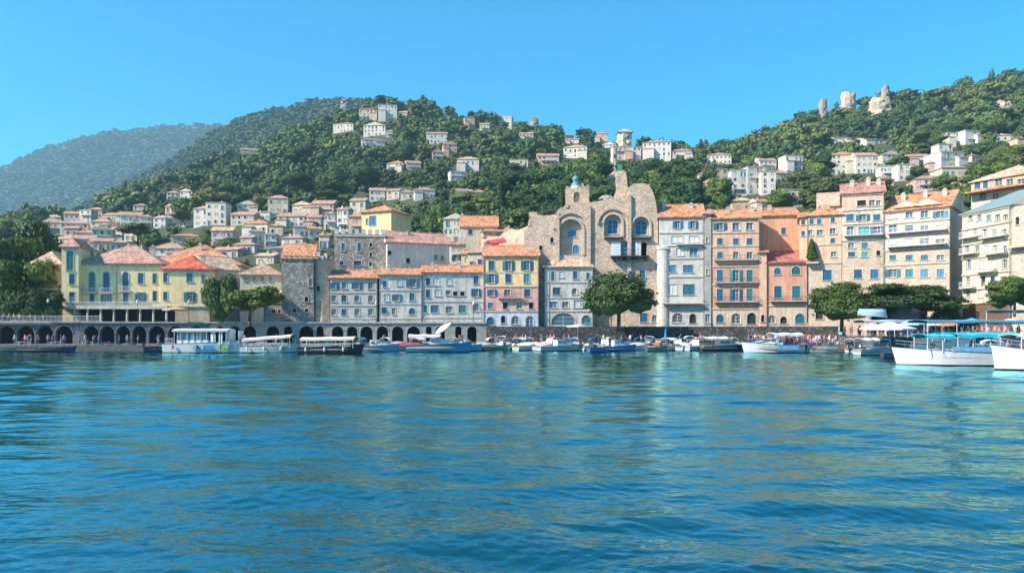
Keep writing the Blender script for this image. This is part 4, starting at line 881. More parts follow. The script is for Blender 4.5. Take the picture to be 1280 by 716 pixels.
th = ruin_tower(763,773,184,224,'thin pale tower with a green cloth hanging beside it, above the church', cream, seed=12, jag=1, taper=.8)
cz = (224-184)/F*locate(768,224); part('green_cloth', MB().box(1.2, 3.4, -.6, -.4, cz*.15, cz*.45), paint('green_cloth', (.03, .30, .18), .7), th)

# ------------------------------------------------------------------ vegetation
ico = {}
def icosphere(sub):
    if sub not in ico:
        b = bmesh.new(); bmesh.ops.create_icosphere(b, subdivisions=sub, radius=1); b.verts.ensure_lookup_table()
        ico[sub] = (np.array([v.co[:] for v in b.verts]), np.array([[v.index for v in f.verts] for f in b.faces])); b.free()
    return ico[sub]
def crown(seed, lobes, nleaf, size, sub=2, core=.80):
    """lobes: (x,y,z,rx,ry,rz). Leaves = small quads spread in the outer shell; dark body = lumpy core"""
    r = np.random.default_rng(seed); V = []; Fq = []; nv = 0
    iv, fi = icosphere(sub)
    for (x, y, z, a, b, c) in lobes:
        n = 1+.14*np.sin(iv[:, 0]*5+seed)*np.cos(iv[:, 1]*4+x)+.12*np.sin(iv[:, 2]*6+y+seed); p = iv*n[:, None]*core*np.array([a, b, c])+np.array([x, y, z])
        V.append(p); q = np.concatenate([fi, fi[:, 2:3]], 1)+nv; Fq.append(q); nv += len(p)
    vol = np.array([l[3]*l[5]+l[4]*l[5] for l in lobes]); idx = r.choice(len(lobes), nleaf, p=vol/vol.sum()); Lb = np.array(lobes)[idx]
    d = r.normal(size=(nleaf, 3)); d[:, 2] = np.abs(d[:, 2])*.9-.25*r.random(nleaf); d /= np.linalg.norm(d, axis=1)[:, None]
    clump = .12*np.sin(d[:, 0]*7+Lb[:, 0]*3)*np.cos(d[:, 1]*6+Lb[:, 1])+.1*np.sin(d[:, 2]*9+Lb[:, 2]*2)
    rad = .93+clump+r.normal(0, .10, nleaf); P = Lb[:, :3]+d*Lb[:, 3:]*rad[:, None]
    nrm = d*1.0+r.normal(0, .55, (nleaf, 3)); nrm /= np.linalg.norm(nrm, axis=1)[:, None]
    u = np.cross(nrm, r.normal(size=(nleaf, 3))); u /= np.linalg.norm(u, axis=1)[:, None]; v = np.cross(nrm, u)
    s = size*r.uniform(.5, 1.15, nleaf)[:, None]
    Q = np.stack([P-u*s-v*s*.55, P+u*s*.7-v*s*.7, P+u*s+v*s*.5, P-u*s*.6+v*s*.75], 1).reshape(-1, 3)
    V.append(Q); Fq.append(np.arange(nleaf*4).reshape(-1, 4)+nv)
    return np.concatenate(V), np.concatenate(Fq)
def fixtri(f): return f
def crown_mesh(name, v, f, mat):
    me = bpy.data.meshes.new(name); fl = [tuple(q) if q[2] != q[3] else tuple(q[:3]) for q in f.tolist()]
    me.from_pydata(v.tolist(), [], fl); me.materials.append(mat); me.update(); return me
def lobes_for(kind, seed):
    r = random.Random(seed); L = []
    if kind == 'round':
        L = [(0,0,.52,.42,.42,.38)]+[(.30*math.cos(a+seed), .30*math.sin(a+seed), r.uniform(.28,.72), .24,.24,.2) for a in np.arange(0, 6.2, .9)]+[(r.uniform(-.1,.1),0,.86,.24,.24,.15)]
    elif kind == 'dome':   # clipped, dense hemispherical crown on a short trunk
        L = [(0,0,.56,.48,.48,.42)]+[(.33*math.cos(a), .33*math.sin(a), r.uniform(.36,.6), .22,.22,.22) for a in np.arange(0, 6.2, .7)]
    elif kind == 'pine':
        L = [(.25*math.cos(a*1.3+seed), .25*math.sin(a*1.3+seed), r.uniform(.62,.86), .27,.27,.12) for a in range(7)]+[(0,0,.86,.3,.3,.13)]
    elif kind == 'oak':
        L = [(r.uniform(-.33,.33), r.uniform(-.33,.33), r.uniform(.2,.84), r.uniform(.18,.28), r.uniform(.18,.28), r.uniform(.14,.2)) for _ in range(14)]
    elif kind == 'cypress':
        L = [(0,0,.2+.13*k, .34*(1-.13*k)*.9, .34*(1-.13*k)*.9, .16) for k in range(6)]
    elif kind == 'spread':
        L = [(r.uniform(-.42,.42), r.uniform(-.3,.3), r.uniform(.38,.85), r.uniform(.14,.24), r.uniform(.14,.22), r.uniform(.1,.16)) for _ in range(13)]
    else: # bush
        L = [(r.uniform(-.35,.35), r.uniform(-.3,.3), r.uniform(.16,.66), r.uniform(.2,.32), r.uniform(.2,.3), r.uniform(.22,.34)) for _ in range(8)]
    return L
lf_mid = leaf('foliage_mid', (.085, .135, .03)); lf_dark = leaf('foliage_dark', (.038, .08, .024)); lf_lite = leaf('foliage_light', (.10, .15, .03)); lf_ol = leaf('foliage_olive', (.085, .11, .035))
TM = {}
def tree_mesh(kind, mat, seed, n, size):
    k = (kind, mat.name, seed, n)
    if k not in TM:
        v, f = crown(seed, lobes_for(kind, seed), n, size); cm = crown_mesh('crown', v, f, mat)
        t = MB(); r = random.Random(seed); t.tube((0,0,-.08), (.01,0,.3), .035, .026, 7); t.tube((.01,0,.29), (.02,.01,.6), .026, .014, 6)
        for a in range(5):
            q = 2*math.pi*a/5+r.random(); t.tube((.01,0,.26+.04*a), (.24*math.cos(q), .24*math.sin(q), .52+.03*a), .016, .006, 5)
        TM[k] = (cm, t.mesh('trunk', bark))
    return TM[k]
def tree(name, label, X, Y, Z, wd, ht, kind='round', mat=None, seed=1, n=1500, size=.03, group=None, cat='tree', rz=0):
    cm, tm = tree_mesh(kind, mat or lf_mid, seed, n, size); r = root(name, (X, Y, Z), rz, label, cat, group); r.scale = (wd, wd, ht)
    put('crown', cm, r); put('trunk', tm, r); return r
def tpx(name, label, px, pyt, pyb, wpx, Y=None, **k):
    Y = Y or locate(px, pyb); return tree(name, label, (px-640)/F*Y, Y, H+(HY-pyb)/F*Y, wpx/F*Y, (pyb-pyt)/F*Y/.98, **k)
big = dict(n=8000, size=.024)
tpx('shade_tree', 'big round dark green tree with dense clipped crown in front of the ruined church', 773,341,409,82, Y=130, kind='dome', mat=lf_dark, seed=3, **big)
tpx('shade_tree', 'bright green round tree on the quay, left of the dark spreading trees', 1052,354,410,74, Y=121, kind='round', mat=lf_lite, seed=4, **big)
tpx('spreading_tree', 'dark flat-topped spreading tree shading the blue-grey boat shed', 1152,352,404,110, Y=117.5, kind='spread', mat=lf_dark, seed=5, **big)
tpx('spreading_tree', 'dark bushy tree between the bright round tree and the boat shed', 1098,366,408,52, Y=120, kind='oak', mat=lf_dark, seed=6, **big)
tpx('spreading_tree', 'dark low tree right of the boat shed beneath the stone apartment house', 1182,376,410,44, Y=116, kind='bush', mat=lf_dark, seed=7, **big)
tpx('leafy_tree', 'light green leafy tree in front of the cream apartment house at the right edge', 1268,342,392,54, Y=101, kind='oak', mat=lf_lite, seed=8, **big)
tpx('dark_conifer', 'tall very dark tree right of the hotel red roofed wing', 279,330,403,42, Y=133, kind='bush', mat=lf_dark, seed=9, **big)
tpx('pergola_tree', 'wide yellow-green tree beside the castle block above the arcade', 312,355,404,66, Y=132, kind='spread', mat=lf_lite, seed=10, **big)
for i, (px, pt_, pb, wp, Y, kd, mt, lb) in enumerate([
  (10,282,404,74,146,'oak',lf_mid,'tall tree at the far left edge with mottled green crown'),
  (44,279,400,62,152,'round',lf_mid,'rounded tree second from the left edge, beside the hotel west wing'),
  (-22,290,404,80,140,'round',lf_mid,'tree cut off by the left edge of the view'),
  (28,318,404,70,136,'oak',lf_mid,'lower tree in front of the two leftmost tall trees')]):
    tpx('broadleaf_tree', lb, px, pt_, pb, wp, Y=Y, kind=kd, mat=mt, seed=20+i, **big)
for i, (px, wp, tp) in enumerate([(6,46,366),(32,44,362),(56,40,360)]):
    tpx('round_bush', f'{ORD[i+1]}{"" if i == 0 else " from the left"} of three dense dark bushes above the left arcade', px, tp, 404, wp, Y=130, kind='bush', mat=lf_dark, seed=30+i, cat='bush', group='bushes above the left arcade', **big)
jb = part('cypress_ledge', MB().box(-.9, 1.2, -1.2, -.003, 0, .3), trim, J.r); u, z = J.L(1014.5, 330); jb.location = (u, 0, z)
P0 = J.r.matrix_basis @ Vector((u, -.65, z+.3))
tree('cypress', 'small dark pointed cypress on a ledge of the peach house', P0.x, P0.y, P0.z, 3.1, 4.2, kind='cypress', mat=lf_dark, seed=2, n=3000, size=.03)
HT = [(172,278,316,46),(195,290,318,32),(233,246,270,32),(226,262,287,24),(272,284,304,34),(250,297,316,42),(285,296,316,30),(300,196,230,24),(287,206,232,20),(384,302,320,18),(545,245,294,44),(572,254,294,46),(528,262,292,30),(602,262,290,42),(592,238,272,48),(625,228,270,52),(640,205,244,58),
 (690,205,248,58),(662,235,280,50),(702,238,290,50),(737,225,266,36),(757,218,262,34),(742,195,238,52),(722,212,248,40),(800,205,242,40),(816,198,240,46),(832,222,266,54),(860,224,266,50),(846,200,236,50),(895,214,270,38),(883,206,240,30),(1000,215,256,62),(1032,220,262,60),(974,238,266,38),
 (1078,220,250,62),(1242,194,226,60),(1272,198,226,50),(1216,214,244,32),(1182,216,244,30),(650,262,296,30),(680,262,296,34),(620,272,300,34),(1255,214,242,50),(1150,208,236,26),(1120,196,216,30),(508,175,205,26),(500,158,180,24),(430,195,232,44),(395,168,205,40),(370,182,222,40),(345,205,240,44),(330,225,262,40),(455,200,240,40),(415,228,262,44)]
HB2 = []
for i, (px, a, b, wp) in enumerate(HT): HB2.append((px, locate(px, b), wp, b-a))
# forest: every tree of the near hillside in one list
TL = [(-200,420),(0,420),(55,420),(62,290),(72,268),(110,262),(150,262),(180,280),(215,300),(285,308),(300,275),(315,260),(400,258),(440,246),(460,232),(545,232),(552,300),(600,330),(830,330),(868,262),(885,228),(925,208),(985,225),(1000,250),(1060,262),(1096,214),(1170,205),(1205,330),(1400,330)]
fr = np.random.default_rng(5); cand = []
WX = [(h[0], h[1], h[2], h[3], h[4]) for h in HB]
def blocked(px, Y, base, wpx, hpx):
    for (a, b, t, bb, hy) in WX:
        if px+wpx*.42 > a and px-wpx*.42 < b:
            if Y < hy+6 and base-hpx < bb-3 and base > t: return True
            if abs(Y-hy) < 12 and a-1 < px < b+1: return True
    return False
occ = {}
for _ in range(80000):
    Y = math.sqrt(fr.uniform(158**2, 735**2)); px = fr.uniform(-60, 1345) if _ < 60000 else fr.choice([fr.uniform(-300, -60), fr.uniform(1345, 1750)]); X = (px-640)/F*Y
    sp = 6.4 if Y > 330 else 5.2
    k = (int(X//sp), int(Y//sp))
    if k in occ: continue
    z = ground(X, Y); _, py = project(X, Y, z)
    if py > lerp(TL, px):
        if fr.random() < .86: continue
    big_p = noise.noise((X*.014, Y*.014, 8)); ht = fr.uniform(4, 8) if fr.random() < .72-big_p*.9 else fr.uniform(9, 16); wd = ht*fr.uniform(.85, 1.35); s = F/Y
    if py > lerp(TL, px): ht *= .55; wd *= .55
    if blocked(px, Y, py, wd*s, ht*s): continue
    occ[k] = 1; cand.append((X, Y, z-.3, wd, ht))
cand.sort(key=lambda c: (-c[4]*c[3]/c[1]**2 if -40 < 640+F*c[0]/c[1] < 1320 else 0))
print('forest trees', len(cand))
KN = ['round','oak','pine','oak','round','bush','oak','cypress']; KNM = {'cypress': 'tall_cypress', 'round': 'round_tree', 'oak': 'oak_tree', 'pine': 'umbrella_pine', 'bush': 'thicket_tree'}
MTN = {lf_mid.name: 'green', lf_dark.name: 'dark green', lf_ol.name: 'olive green', lf_lite.name: 'yellow-green'}
def region(px, py):
    if px < 300: return 'on the left slope'
    if px < 620: return 'on the central hill'
    if px < 880: return 'in the wood behind the church'
    if px < 1040: return 'above the orange houses'
    return 'on the right hill'
NI = 290-len(HT)-14
def hilltree(X, Y, Z, wd, ht, i, n, size, forced=None):
    r_ = random.Random(i*7+1); kd = KN[r_.randrange(len(KN))]; px, py = project(X, Y, Z)
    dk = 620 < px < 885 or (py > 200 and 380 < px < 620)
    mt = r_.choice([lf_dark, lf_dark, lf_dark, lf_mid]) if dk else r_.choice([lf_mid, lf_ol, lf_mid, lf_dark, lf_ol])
    if kd == 'cypress': wd *= .45; ht *= 1.15; mt = lf_dark
    rg = region(px, py); kn = KNM[kd].replace('_', ' ')
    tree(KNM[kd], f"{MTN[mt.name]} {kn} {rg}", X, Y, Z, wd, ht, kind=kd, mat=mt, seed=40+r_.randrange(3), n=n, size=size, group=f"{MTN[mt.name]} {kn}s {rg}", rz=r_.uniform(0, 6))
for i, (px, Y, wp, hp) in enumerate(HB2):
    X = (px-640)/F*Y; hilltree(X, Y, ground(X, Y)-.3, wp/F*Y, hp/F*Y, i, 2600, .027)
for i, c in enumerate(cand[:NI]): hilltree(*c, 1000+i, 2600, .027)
def forest(name, lst, label, mat, n, size, sub, pal, variants=4, group=None):
    va = []; 
    for s in range(variants): va.append(crown(70+s, lobes_for(['round','oak','pine','bush'][s % 4], 70+s), n, size, sub))
    V = []; Fs = []; Cs = []; nv = 0; r = np.random.default_rng(9)
    for i, (X, Y, Z, wd, ht) in enumerate(lst):
        v, f = va[i % variants]; a = r.uniform(0, 6.28); ca, sa = math.cos(a), math.sin(a)
        if i % 23 == 7 and n > 100: wd *= .42; ht *= 1.5
        p = np.stack([(v[:, 0]*ca-v[:, 1]*sa)*wd+X, (v[:, 0]*sa+v[:, 1]*ca)*wd+Y, v[:, 2]*ht+Z], 1)
        V.append(p); Fs.append(f+nv); nv += len(p); q = noise.noise((X*.012, Y*.012, 4))*3.2+3+r.normal()*1.1; c = np.array(pal[int(min(len(pal)-1, max(0, q)))])*r.uniform(.8, 1.2); Cs.append(np.repeat(np.array([[*c, 1]]), len(p), 0))
    v = np.concatenate(V); f = np.concatenate(Fs); c = np.concatenate(Cs)
    # degenerate quads (core triangles) are given as tri+repeated index: nudge into true triangles
    tri = f[:, 2] == f[:, 3]; me = bpy.data.meshes.new(name); me.vertices.add(len(v)); me.vertices.foreach_set('co', v.astype(np.float32).ravel())
    F3 = f[tri][:, :3]; F4 = f[~tri]; loops = np.concatenate([F3.ravel(), F4.ravel()]).astype(np.int32); me.loops.add(len(loops)); me.loops.foreach_set('vertex_index', loops)
    ls = np.concatenate([np.arange(len(F3))*3, len(F3)*3+np.arange(len(F4))*4]).astype(np.int32); me.polygons.add(len(ls)); me.polygons.foreach_set('loop_start', ls); me.update(calc_edges=True)
    me.materials.append(mat); a = me.color_attributes.new('tint', 'FLOAT_COLOR', 'POINT'); a.data.foreach_set('color', c.astype(np.float32).ravel())
    o = put(name, me); tag(o, label, 'forest', None, 'stuff'); return o
PAL = [(.42, .58, .55), (.55, .7, .62), (.75, .88, .75), (1, 1, .85), (1.3, 1.15, .85), (1.6, 1.35, .9), (1.9, 1.5, 1.05)]
rest = cand[NI:NI+12000]
forest('hillside_forest', rest, 'dense green forest covering the near hillsides between the villas', leaf('forest_leaf', (.075, .11, .035), True), 130, .085, 1, PAL)
far = []
for _ in range(9000):
    Y = fr.uniform(880, 1430); px = fr.uniform(-40, 640); X = (px-640)/F*Y; ht = fr.uniform(7, 13); far.append((X, Y, backz(X, Y)-1, ht*fr.uniform(1, 1.5), ht))
forest('far_forest', far, 'scrubby forest covering the left hill behind the town', leaf('far_forest_leaf', (.06, .10, .035), True), 34, .15, 1, PAL)
far = []
for _ in range(11000):
    Y = fr.uniform(2050, 3050); px = fr.uniform(-60, 480); X = (px-640)/F*Y; ht = fr.uniform(9, 19); far.append((X, Y, farz(X, Y)-4, ht*fr.uniform(1.4, 2.4), ht))
forest('mountain_forest', far, 'distant forest on the blue mountain at the left', leaf('mountain_leaf', (.05, .09, .035), True), 14, .2, 1, PAL)
# ------------------------------------------------------------------ boats
bw_ = paint('boat_white', (.72, .73, .73), .3, .12); bcream = paint('boat_cream', (.66, .60, .50), .4, .15); bblue = paint('boat_blue', (.02, .22, .50), .35, .2); blight = paint('boat_light_blue', (.16, .40, .60), .35, .2)
bdark = paint('boat_dark', (.025, .022, .03), .4); bnavy = paint('boat_navy', (.03, .05, .12), .4); borange = paint('boat_orange', (.60, .22, .06), .5); bgreen = paint('boat_green', (.05, .30, .24), .4); bteal = paint('boat_teal', (.03, .30, .42), .4)
bwood = paint('boat_wood', (.28, .15, .07), .5); brd = paint('boat_red', (.45, .05, .04), .5); steel = paint('boat_steel', (.5, .5, .52), .3, .1, .8); deckm = paint('boat_deck', (.42, .38, .32), .7)
cyan = paint('cyan_canvas', (.02, .42, .60), .8, .15, 0, .5); cvblue = paint('blue_canvas', (.06, .30, .52), .8, .15, 0, .5); cvpale = paint('pale_blue_canvas', (.38, .55, .66), .8, .15, 0, .5)
cvwhite = paint('white_canvas', (.72, .72, .70), .8, .15, 0, .5); cvcream = paint('cream_canvas', (.68, .60, .48), .8, .15, 0, .5); cvred = paint('red_canvas', (.62, .05, .05), .8, .15, 0, .5); cvtan = paint('tan_canvas', (.50, .30, .18), .8, .15, 0, .5)
def hull_mb(L, B, Hh, deckz=.5, flare=.78, bowp=2.2, transom=.82, n=14):
    m = MB(); rows = []
    for i in range(n+1):
        s = i/n; x = -L/2+L*s; b = B/2*(transom+(1-transom)*min(1, s/.35))*(1-max(0, (s-.35)/.65)**bowp)+.015; z = Hh*(1+.42*s*s); rk = .12*L*max(0, s-.7)/.3
        r = []
        for sg in (-1, 1): r.append([(x+rk*.5, sg*b, z), (x+rk*.5, sg*(b-.07 if b > .1 else b*.5), z+.002), (x, sg*(b-.1 if b > .13 else b*.3), Hh*deckz), (x+rk*.1, sg*b*flare, .12), (x, sg*b*.25, -.35)])
        rows.append(r)
    for a, b in zip(rows, rows[1:]):
        for q in range(2):
            A, Bq = a[q], b[q]
            m.face([A[3], Bq[3], Bq[0], A[0]], 0); m.face([A[4], Bq[4], Bq[3], A[3]], 1); m.face([A[0], Bq[0], Bq[1], A[1]], 0); m.face([A[1], Bq[1], Bq[2], A[2]], 2)
        m.face([a[0][2], b[0][2], b[1][2], a[1][2]], 2); m.face([a[0][4], b[0][4], b[1][4], a[1][4]], 1)
    a = rows[0]; m.face([a[0][0], a[1][0], a[1][3], a[0][3]], 0); m.face([a[0][3], a[1][3], a[1][4], a[0][4]], 1); m.face([a[0][2], a[1][2], a[1][0], a[0][0]], 2)
    # rub rail
    for p, q in zip(rows, rows[1:]):
        for sg in (0, 1): m.tube(p[sg][0], q[sg][0], .035, n=4, mi=1)
    return m
def canopy_mb(x0, x1, hw, z, sag=.12, rise=.25, nx=8, ny=6, th=.05, front=0):
    m = MB(); V = []
    for i in range(nx+1):
        for j in range(ny+1):
            u, v = i/nx, j/ny*2-1; zz = z+rise*(1-v*v)-sag*math.sin(u*math.pi*2)**2+front*u; V.append((x0+(x1-x0)*u, v*hw, zz))
    k = ny+1; n = len(V); F_ = []
    for i in range(nx):
        for j in range(ny): a = i*k+j; F_ += [(a, a+k, a+k+1, a+1), (n+a, n+a+1, n+a+k+1, n+a+k)]
    V2 = V+[(p[0], p[1], p[2]-th) for p in V]
    ed = [(i*k, (i+1)*k) for i in range(nx)]+[((i+1)*k+ny, i*k+ny) for i in range(nx)]+[(j+1, j) for j in range(ny)]+[(nx*k+j, nx*k+j+1) for j in range(ny)]
    for a, b in ed: F_.append((a, b, n+b, n+a))
    m.add(V2, F_)
    for sg in (-1, 1):      # valance
        for i in range(nx):
            a, b = V[i*k+(0 if sg < 0 else ny)], V[(i+1)*k+(0 if sg < 0 else ny)]; m.face([(a[0], a[1], a[2]), (b[0], b[1], b[2]), (b[0], b[1], b[2]-.22), (a[0], a[1], a[2]-.22)])
    return m
def boat(name, label, pxc, pyw, L, B=None, Hh=.7, rz=0, hull=None, stripe=None, kind='motor', canvas=None, group=None, cat='boat', canz=2.1):
    hull = hull or bw_; stripe = stripe or bnavy; B = B or L*.36; Y = F*H/(pyw-HY); r = root(name, ((pxc-640)/F*Y, Y+B*.5*abs(math.cos(rz))+L*.5*abs(math.sin(rz)), .0), rz, label, cat, group)
    part('hull', hull_mb(L, B, Hh), [hull, stripe, deckm if kind != 'row' else bwood], r, True)
    dz = Hh*.5
    if kind in ('row', 'motor', 'canvas'):
        for k in ((-.25, .05) if kind != 'row' else (-.3, -.05, .2)): put('seat', MB().box(-.16, .16, -B*.38, B*.38, dz+.16, dz+.22).mesh('seat', bwood if kind == 'row' else bw_), r, (k*L, 0, 0))
    if kind in ('motor', 'canvas'):
        c = part('console', MB().box(-.25, .3, -.35, .35, dz+.002, dz+.75), bw_, r)
        m = MB(); m.add([(.3,-.5,dz+.6),(.3,.5,dz+.6),(.0,.4,dz+1.15),(.0,-.4,dz+1.15)], [(0,1,2,3)]); m.add([(.3,-.5,dz+.6),(.0,-.4,dz+1.15),(-.4,-.5,dz+.6)], [(0,1,2)]); m.add([(.3,.5,dz+.6),(.0,.4,dz+1.15),(-.4,.5,dz+.6)], [(0,1,2)]); part('windshield', m, gl, r)
        o = part('outboard_motor', MB().box(-.22, .14, -.16, .16, .35, 1.05).tube((-.05,0,.4), (-.05,0,-.3), .07), bdark, r, loc=(-L/2-.15, 0, Hh-.45))
        m = MB()
        for sg in (-1, 1): m.tube((L*.18, sg*B*.3, Hh*1.1), (L*.18, sg*B*.3, Hh*1.1+.4), .02, n=4); m.tube((L*.18, sg*B*.3, Hh*1.1+.4), (L*.46, sg*.06, Hh*1.35+.4), .02, n=4)
        m.tube((L*.46, -.06, Hh*1.35+.4), (L*.46, .06, Hh*1.35+.4), .02, n=4); part('bow_rail', m, steel, r)
    if kind == 'canvas' or (canvas and kind == 'motor'):
        part('canopy', canopy_mb(-L*.3, L*.08, B*.42, canz-.25), canvas or bblue, r)
        m = MB()
        for x in (-L*.28, L*.06):
            for sg in (-1, 1): m.tube((x, sg*B*.38, Hh), (x, sg*B*.38, canz-.24), .02, n=4)
        part('canopy_frame', m, steel, r)
    if kind == 'cover':     # boat under a tight tarpaulin
        m = MB(); n = 10; V = []
        for i in range(n+1):
            s = i/n; b = B/2*(.82+.18*min(1, s/.35))*(1-max(0, (s-.35)/.65)**2.2)+.05; z = Hh*(1+.42*s*s)+.03
            for v in (-1, -.5, 0, .5, 1): V.append((-L/2+L*s, v*b, z+.5*(1-abs(v))*math.sin(math.pi*min(1, .15+s*.85))))
        m.add(V, [(i*5+j, (i+1)*5+j, (i+1)*5+j+1, i*5+j+1) for i in range(n) for j in range(4)]); part('tarpaulin', m, canvas or cvwhite, r)
    if kind == 'cabin':
        m = MB(); x0, x1, x2, x3 = -L*.12, L*.04, L*.2, L*.42; h1 = Hh+.75; w1 = B*.36
        m.add([(x0,-w1,dz),(x3,-w1*.35,Hh*1.2),(x3,w1*.35,Hh*1.2),(x0,w1,dz),(x0,-w1*.85,h1+.25),(x1,-w1*.85,h1+.25),(x2,-w1*.7,h1-.15),(x2,w1*.7,h1-.15),(x1,w1*.85,h1+.25),(x0,w1*.85,h1+.25)],
              [(0,1,6,5,4),(3,9,8,7,2),(1,2,7,6),(6,7,8,5),(5,8,9,4),(0,4,9,3)]); part('cabin', m, bw_, r)
        m = MB(); m.face([(x1+.05,-w1*.8,h1+.2),(x2-.08,-w1*.67,h1-.1),(x2-.08,w1*.67,h1-.1),(x1+.05,w1*.8,h1+.2)]); m.v = [(a, b, c+.025) for a, b, c in m.v]; part('windshield', m, gl, r)
        for sg in (-1, 1):
            for k in range(2):
                m = MB().box(-.3, .3, -.012, .012, -.13, .13); part('window', m, gl, r, loc=(x0+.5+k*.85, sg*(w1*.93+.01), h1-.15))
        m = MB()
        for sg in (-1, 1):
            pts = [(-L*.1, sg*B*.44, Hh*1.05), (L*.15, sg*B*.42, Hh*1.15), (L*.33, sg*B*.27, Hh*1.28), (L*.5, sg*.05, Hh*1.42)]
            for p, q in zip(pts, pts[1:]): m.tube((p[0], p[1], p[2]+.5), (q[0], q[1], q[2]+.5), .022, n=4); m.tube(p, (p[0], p[1], p[2]+.5), .02, n=4)
        part('bow_rail', m, steel, r)
        if canvas:
            part('canopy', canopy_mb(-L*.46, L*.05, B*.44, canz), canvas, r); m = MB()
            for x in (-L*.44, L*.03):
                for sg in (-1, 1): m.tube((x, sg*B*.4, Hh), (x, sg*B*.4, canz+.01), .025, n=4)
            part('canopy_frame', m, steel, r)
        put('seat', MB().box(-L*.42, -L*.2, -B*.36, B*.36, dz+.002, dz+.42).mesh('seat', bcream), r)
    return r
def fenders(r, L, B, Hh, n, col=None):
    for k in range(n):
        put('fender', MB().lathe((0,0,0), [(0,-.3),(.12,-.25),(.14,0),(.12,.25),(0,.3)], 8).mesh('fender', col or bw_), r, (-L*.35+L*.6*k/max(1, n-1), -B*.5-.1, Hh*.65))
# ferry with glazed deckhouse, left
def ferry():
    Y = 108; L = 11.6; r = root('harbour_ferry', W(257, HY, Y+1.7), math.pi*0, 'white passenger ferry with glazed deckhouse and blue and green patches on its hull, left', 'ferry'); r.location.z = 0
    part('hull', hull_mb(L, 3.4, 1.35, .75, .85, 2.6, .9), [bw_, bnavy, deckm], r, True)
    z = 1.1; z2 = 3.35; xa, xb = -4.0, 3.6
    part('roof', canopy_mb(xa-.3, xb+.3, 1.6, z2, 0, .22, th=.1), bw_, r)
    m = MB()
    for k in range(9): x = xa+k*(xb-xa)/8; [m.tube((x, sg*1.4, z), (x, sg*1.4, z2), .05, n=5) for sg in (-1, 1)]
    part('post', m, bw_, r)
    part('cabin', MB().box(xa+.3, xb-2.6, -1.3, 1.3, z, z+.75), bw_, r); part('window', MB().box(xa+.35, xb-2.7, -1.27, 1.27, z+.752, z2-.15), glb, r)
    part('mullions', (lambda m: [m.box(xa+.35+k*.72, xa+.42+k*.72, -1.3, 1.3, z+.75, z2-.16) for k in range(7)] and m)(MB()), bw_, r)
    part('curtain', MB().box(xb-2.3, xb-1.6, -1.36, -1.3, z+.2, z2-.1), cvwhite, r); part('curtain', MB().box(xb-1.1, xb-.6, -1.36, -1.3, z+.2, z2-.1), cvwhite, r)
    part('helm_frame', MB().box(3.9, 3.98, -1.2, 1.2, z, z2+.1).box(5.2, 5.28, -.9, .9, 1.4, z2-.1), bw_, r)
    part('railing', railing(-5.4, -4.2, -1.4, 1.35, .8, bw_, 0), bw_, r)
    part('blue_panel', MB().box(.6, 1.8, -1.66, -1.6, .5, 1.15), bblue, r); part('green_panel', MB().box(2.6, 3.9, -1.5, -1.4, .55, 1.15), paint('lime_green_paint', (.15, .5, .08), .4), r)
    part('sky_panel', MB().box(-1.2, .4, -1.67, -1.6, .5, 1.1), blight, r); fenders(r, L, 3.4, 1.35, 3, brd)
ferry()
def covered_barge(label, px0, px1, pyw, hull, canv, zt, front=.3, Bw=3.2, Hh=.95):
    Y = F*H/(pyw-HY); L = (px1-px0)/F*Y; r = root('excursion_boat', W((px0+px1)/2, HY, Y+Bw/2), 0, label, 'boat'); r.location.z = 0
    part('hull', hull_mb(L, Bw, Hh, .55, .86, 3.2, .9), [hull, bdark, deckm], r, True)
    part('canopy', canopy_mb(-L*.45, L*.42, Bw*.5, zt, .06, .3, front=front), canv, r); m = MB()
    for k in range(7):
        x = -L*.43+k*L*.83/6
        for sg in (-1, 1): m.tube((x, sg*Bw*.44, Hh*.8), (x, sg*Bw*.44, zt+front*k/6), .04, n=5)
    part('canopy_frame', m, bw_, r)
    part('railing', railing(-L*.42, L*.36, -Bw*.45, Hh*1.05, .45, bw_, 0), bw_, r)
    for k in range(5): put('seat', MB().box(-.2, .2, -Bw*.36, Bw*.36, Hh*.56, Hh*.56+.4).mesh('seat', bwood), r, (-L*.36+k*L*.16, 0, 0))
    fenders(r, L, Bw, Hh, 3); return r
covered_barge('long cream canopied excursion boat with white hull right of the passenger ferry', 303, 373, 441, bw_, cvcream, 1.9, .55)
covered_barge('dark hulled excursion boat under a flat cream canopy, beside the white canopied one', 374, 452, 442, bdark, cvcream, 2.05, .1)
boat('speed_boat', 'pale blue speedboat with pointed bow right of the dark excursion boat', 468, 440, 6.6, 2.2, .85, 0, blight, bnavy, 'cabin')
boat('motor_boat', 'white boat with a dark red tarpaulin between two speedboats', 508, 438.8, 5.6, 2.1, .8, .25, bw_, bnavy, 'cover', brd)
big_ = boat('motor_yacht', 'biggest white motor yacht of the left half with teal hull side and a tilted sunshade', 546, 440.3, 9.4, 3.0, 1.1, 0, bteal, bnavy, 'cabin', cvwhite, canz=2.5)
m = MB(); N = 20; ra = [(1.5*math.cos(2*math.pi*k/N), .5*math.sin(2*math.pi*k/N)) for k in range(N)]
for k in range(N): (a0, b0), (a1, b1) = ra[k], ra[(k+1) % N]; m.tube((a0, 0, b0), (a1, 0, b1), .07, n=5)
o = part('tilted_sunshade', m, bwood, big_, loc=(.9, 0, 3.7)); o.rotation_euler = (R(-35), R(-38), 0)
m = MB(); m.face([(a, -.02+.12*math.sin(a*1.5), b) for a, b in ra]); m.face([(a, .02+.12*math.sin(a*1.5), b) for a, b in ra[::-1]]); o2 = part('shade_cloth', m, cvcream, big_, loc=(.9, 0, 3.7)); o2.rotation_euler = (R(-35), R(-38), 0)
part('mast', MB().tube((-.2, 0, 2.2), (.9, 0, 3.7), .05, n=5), steel, big_)
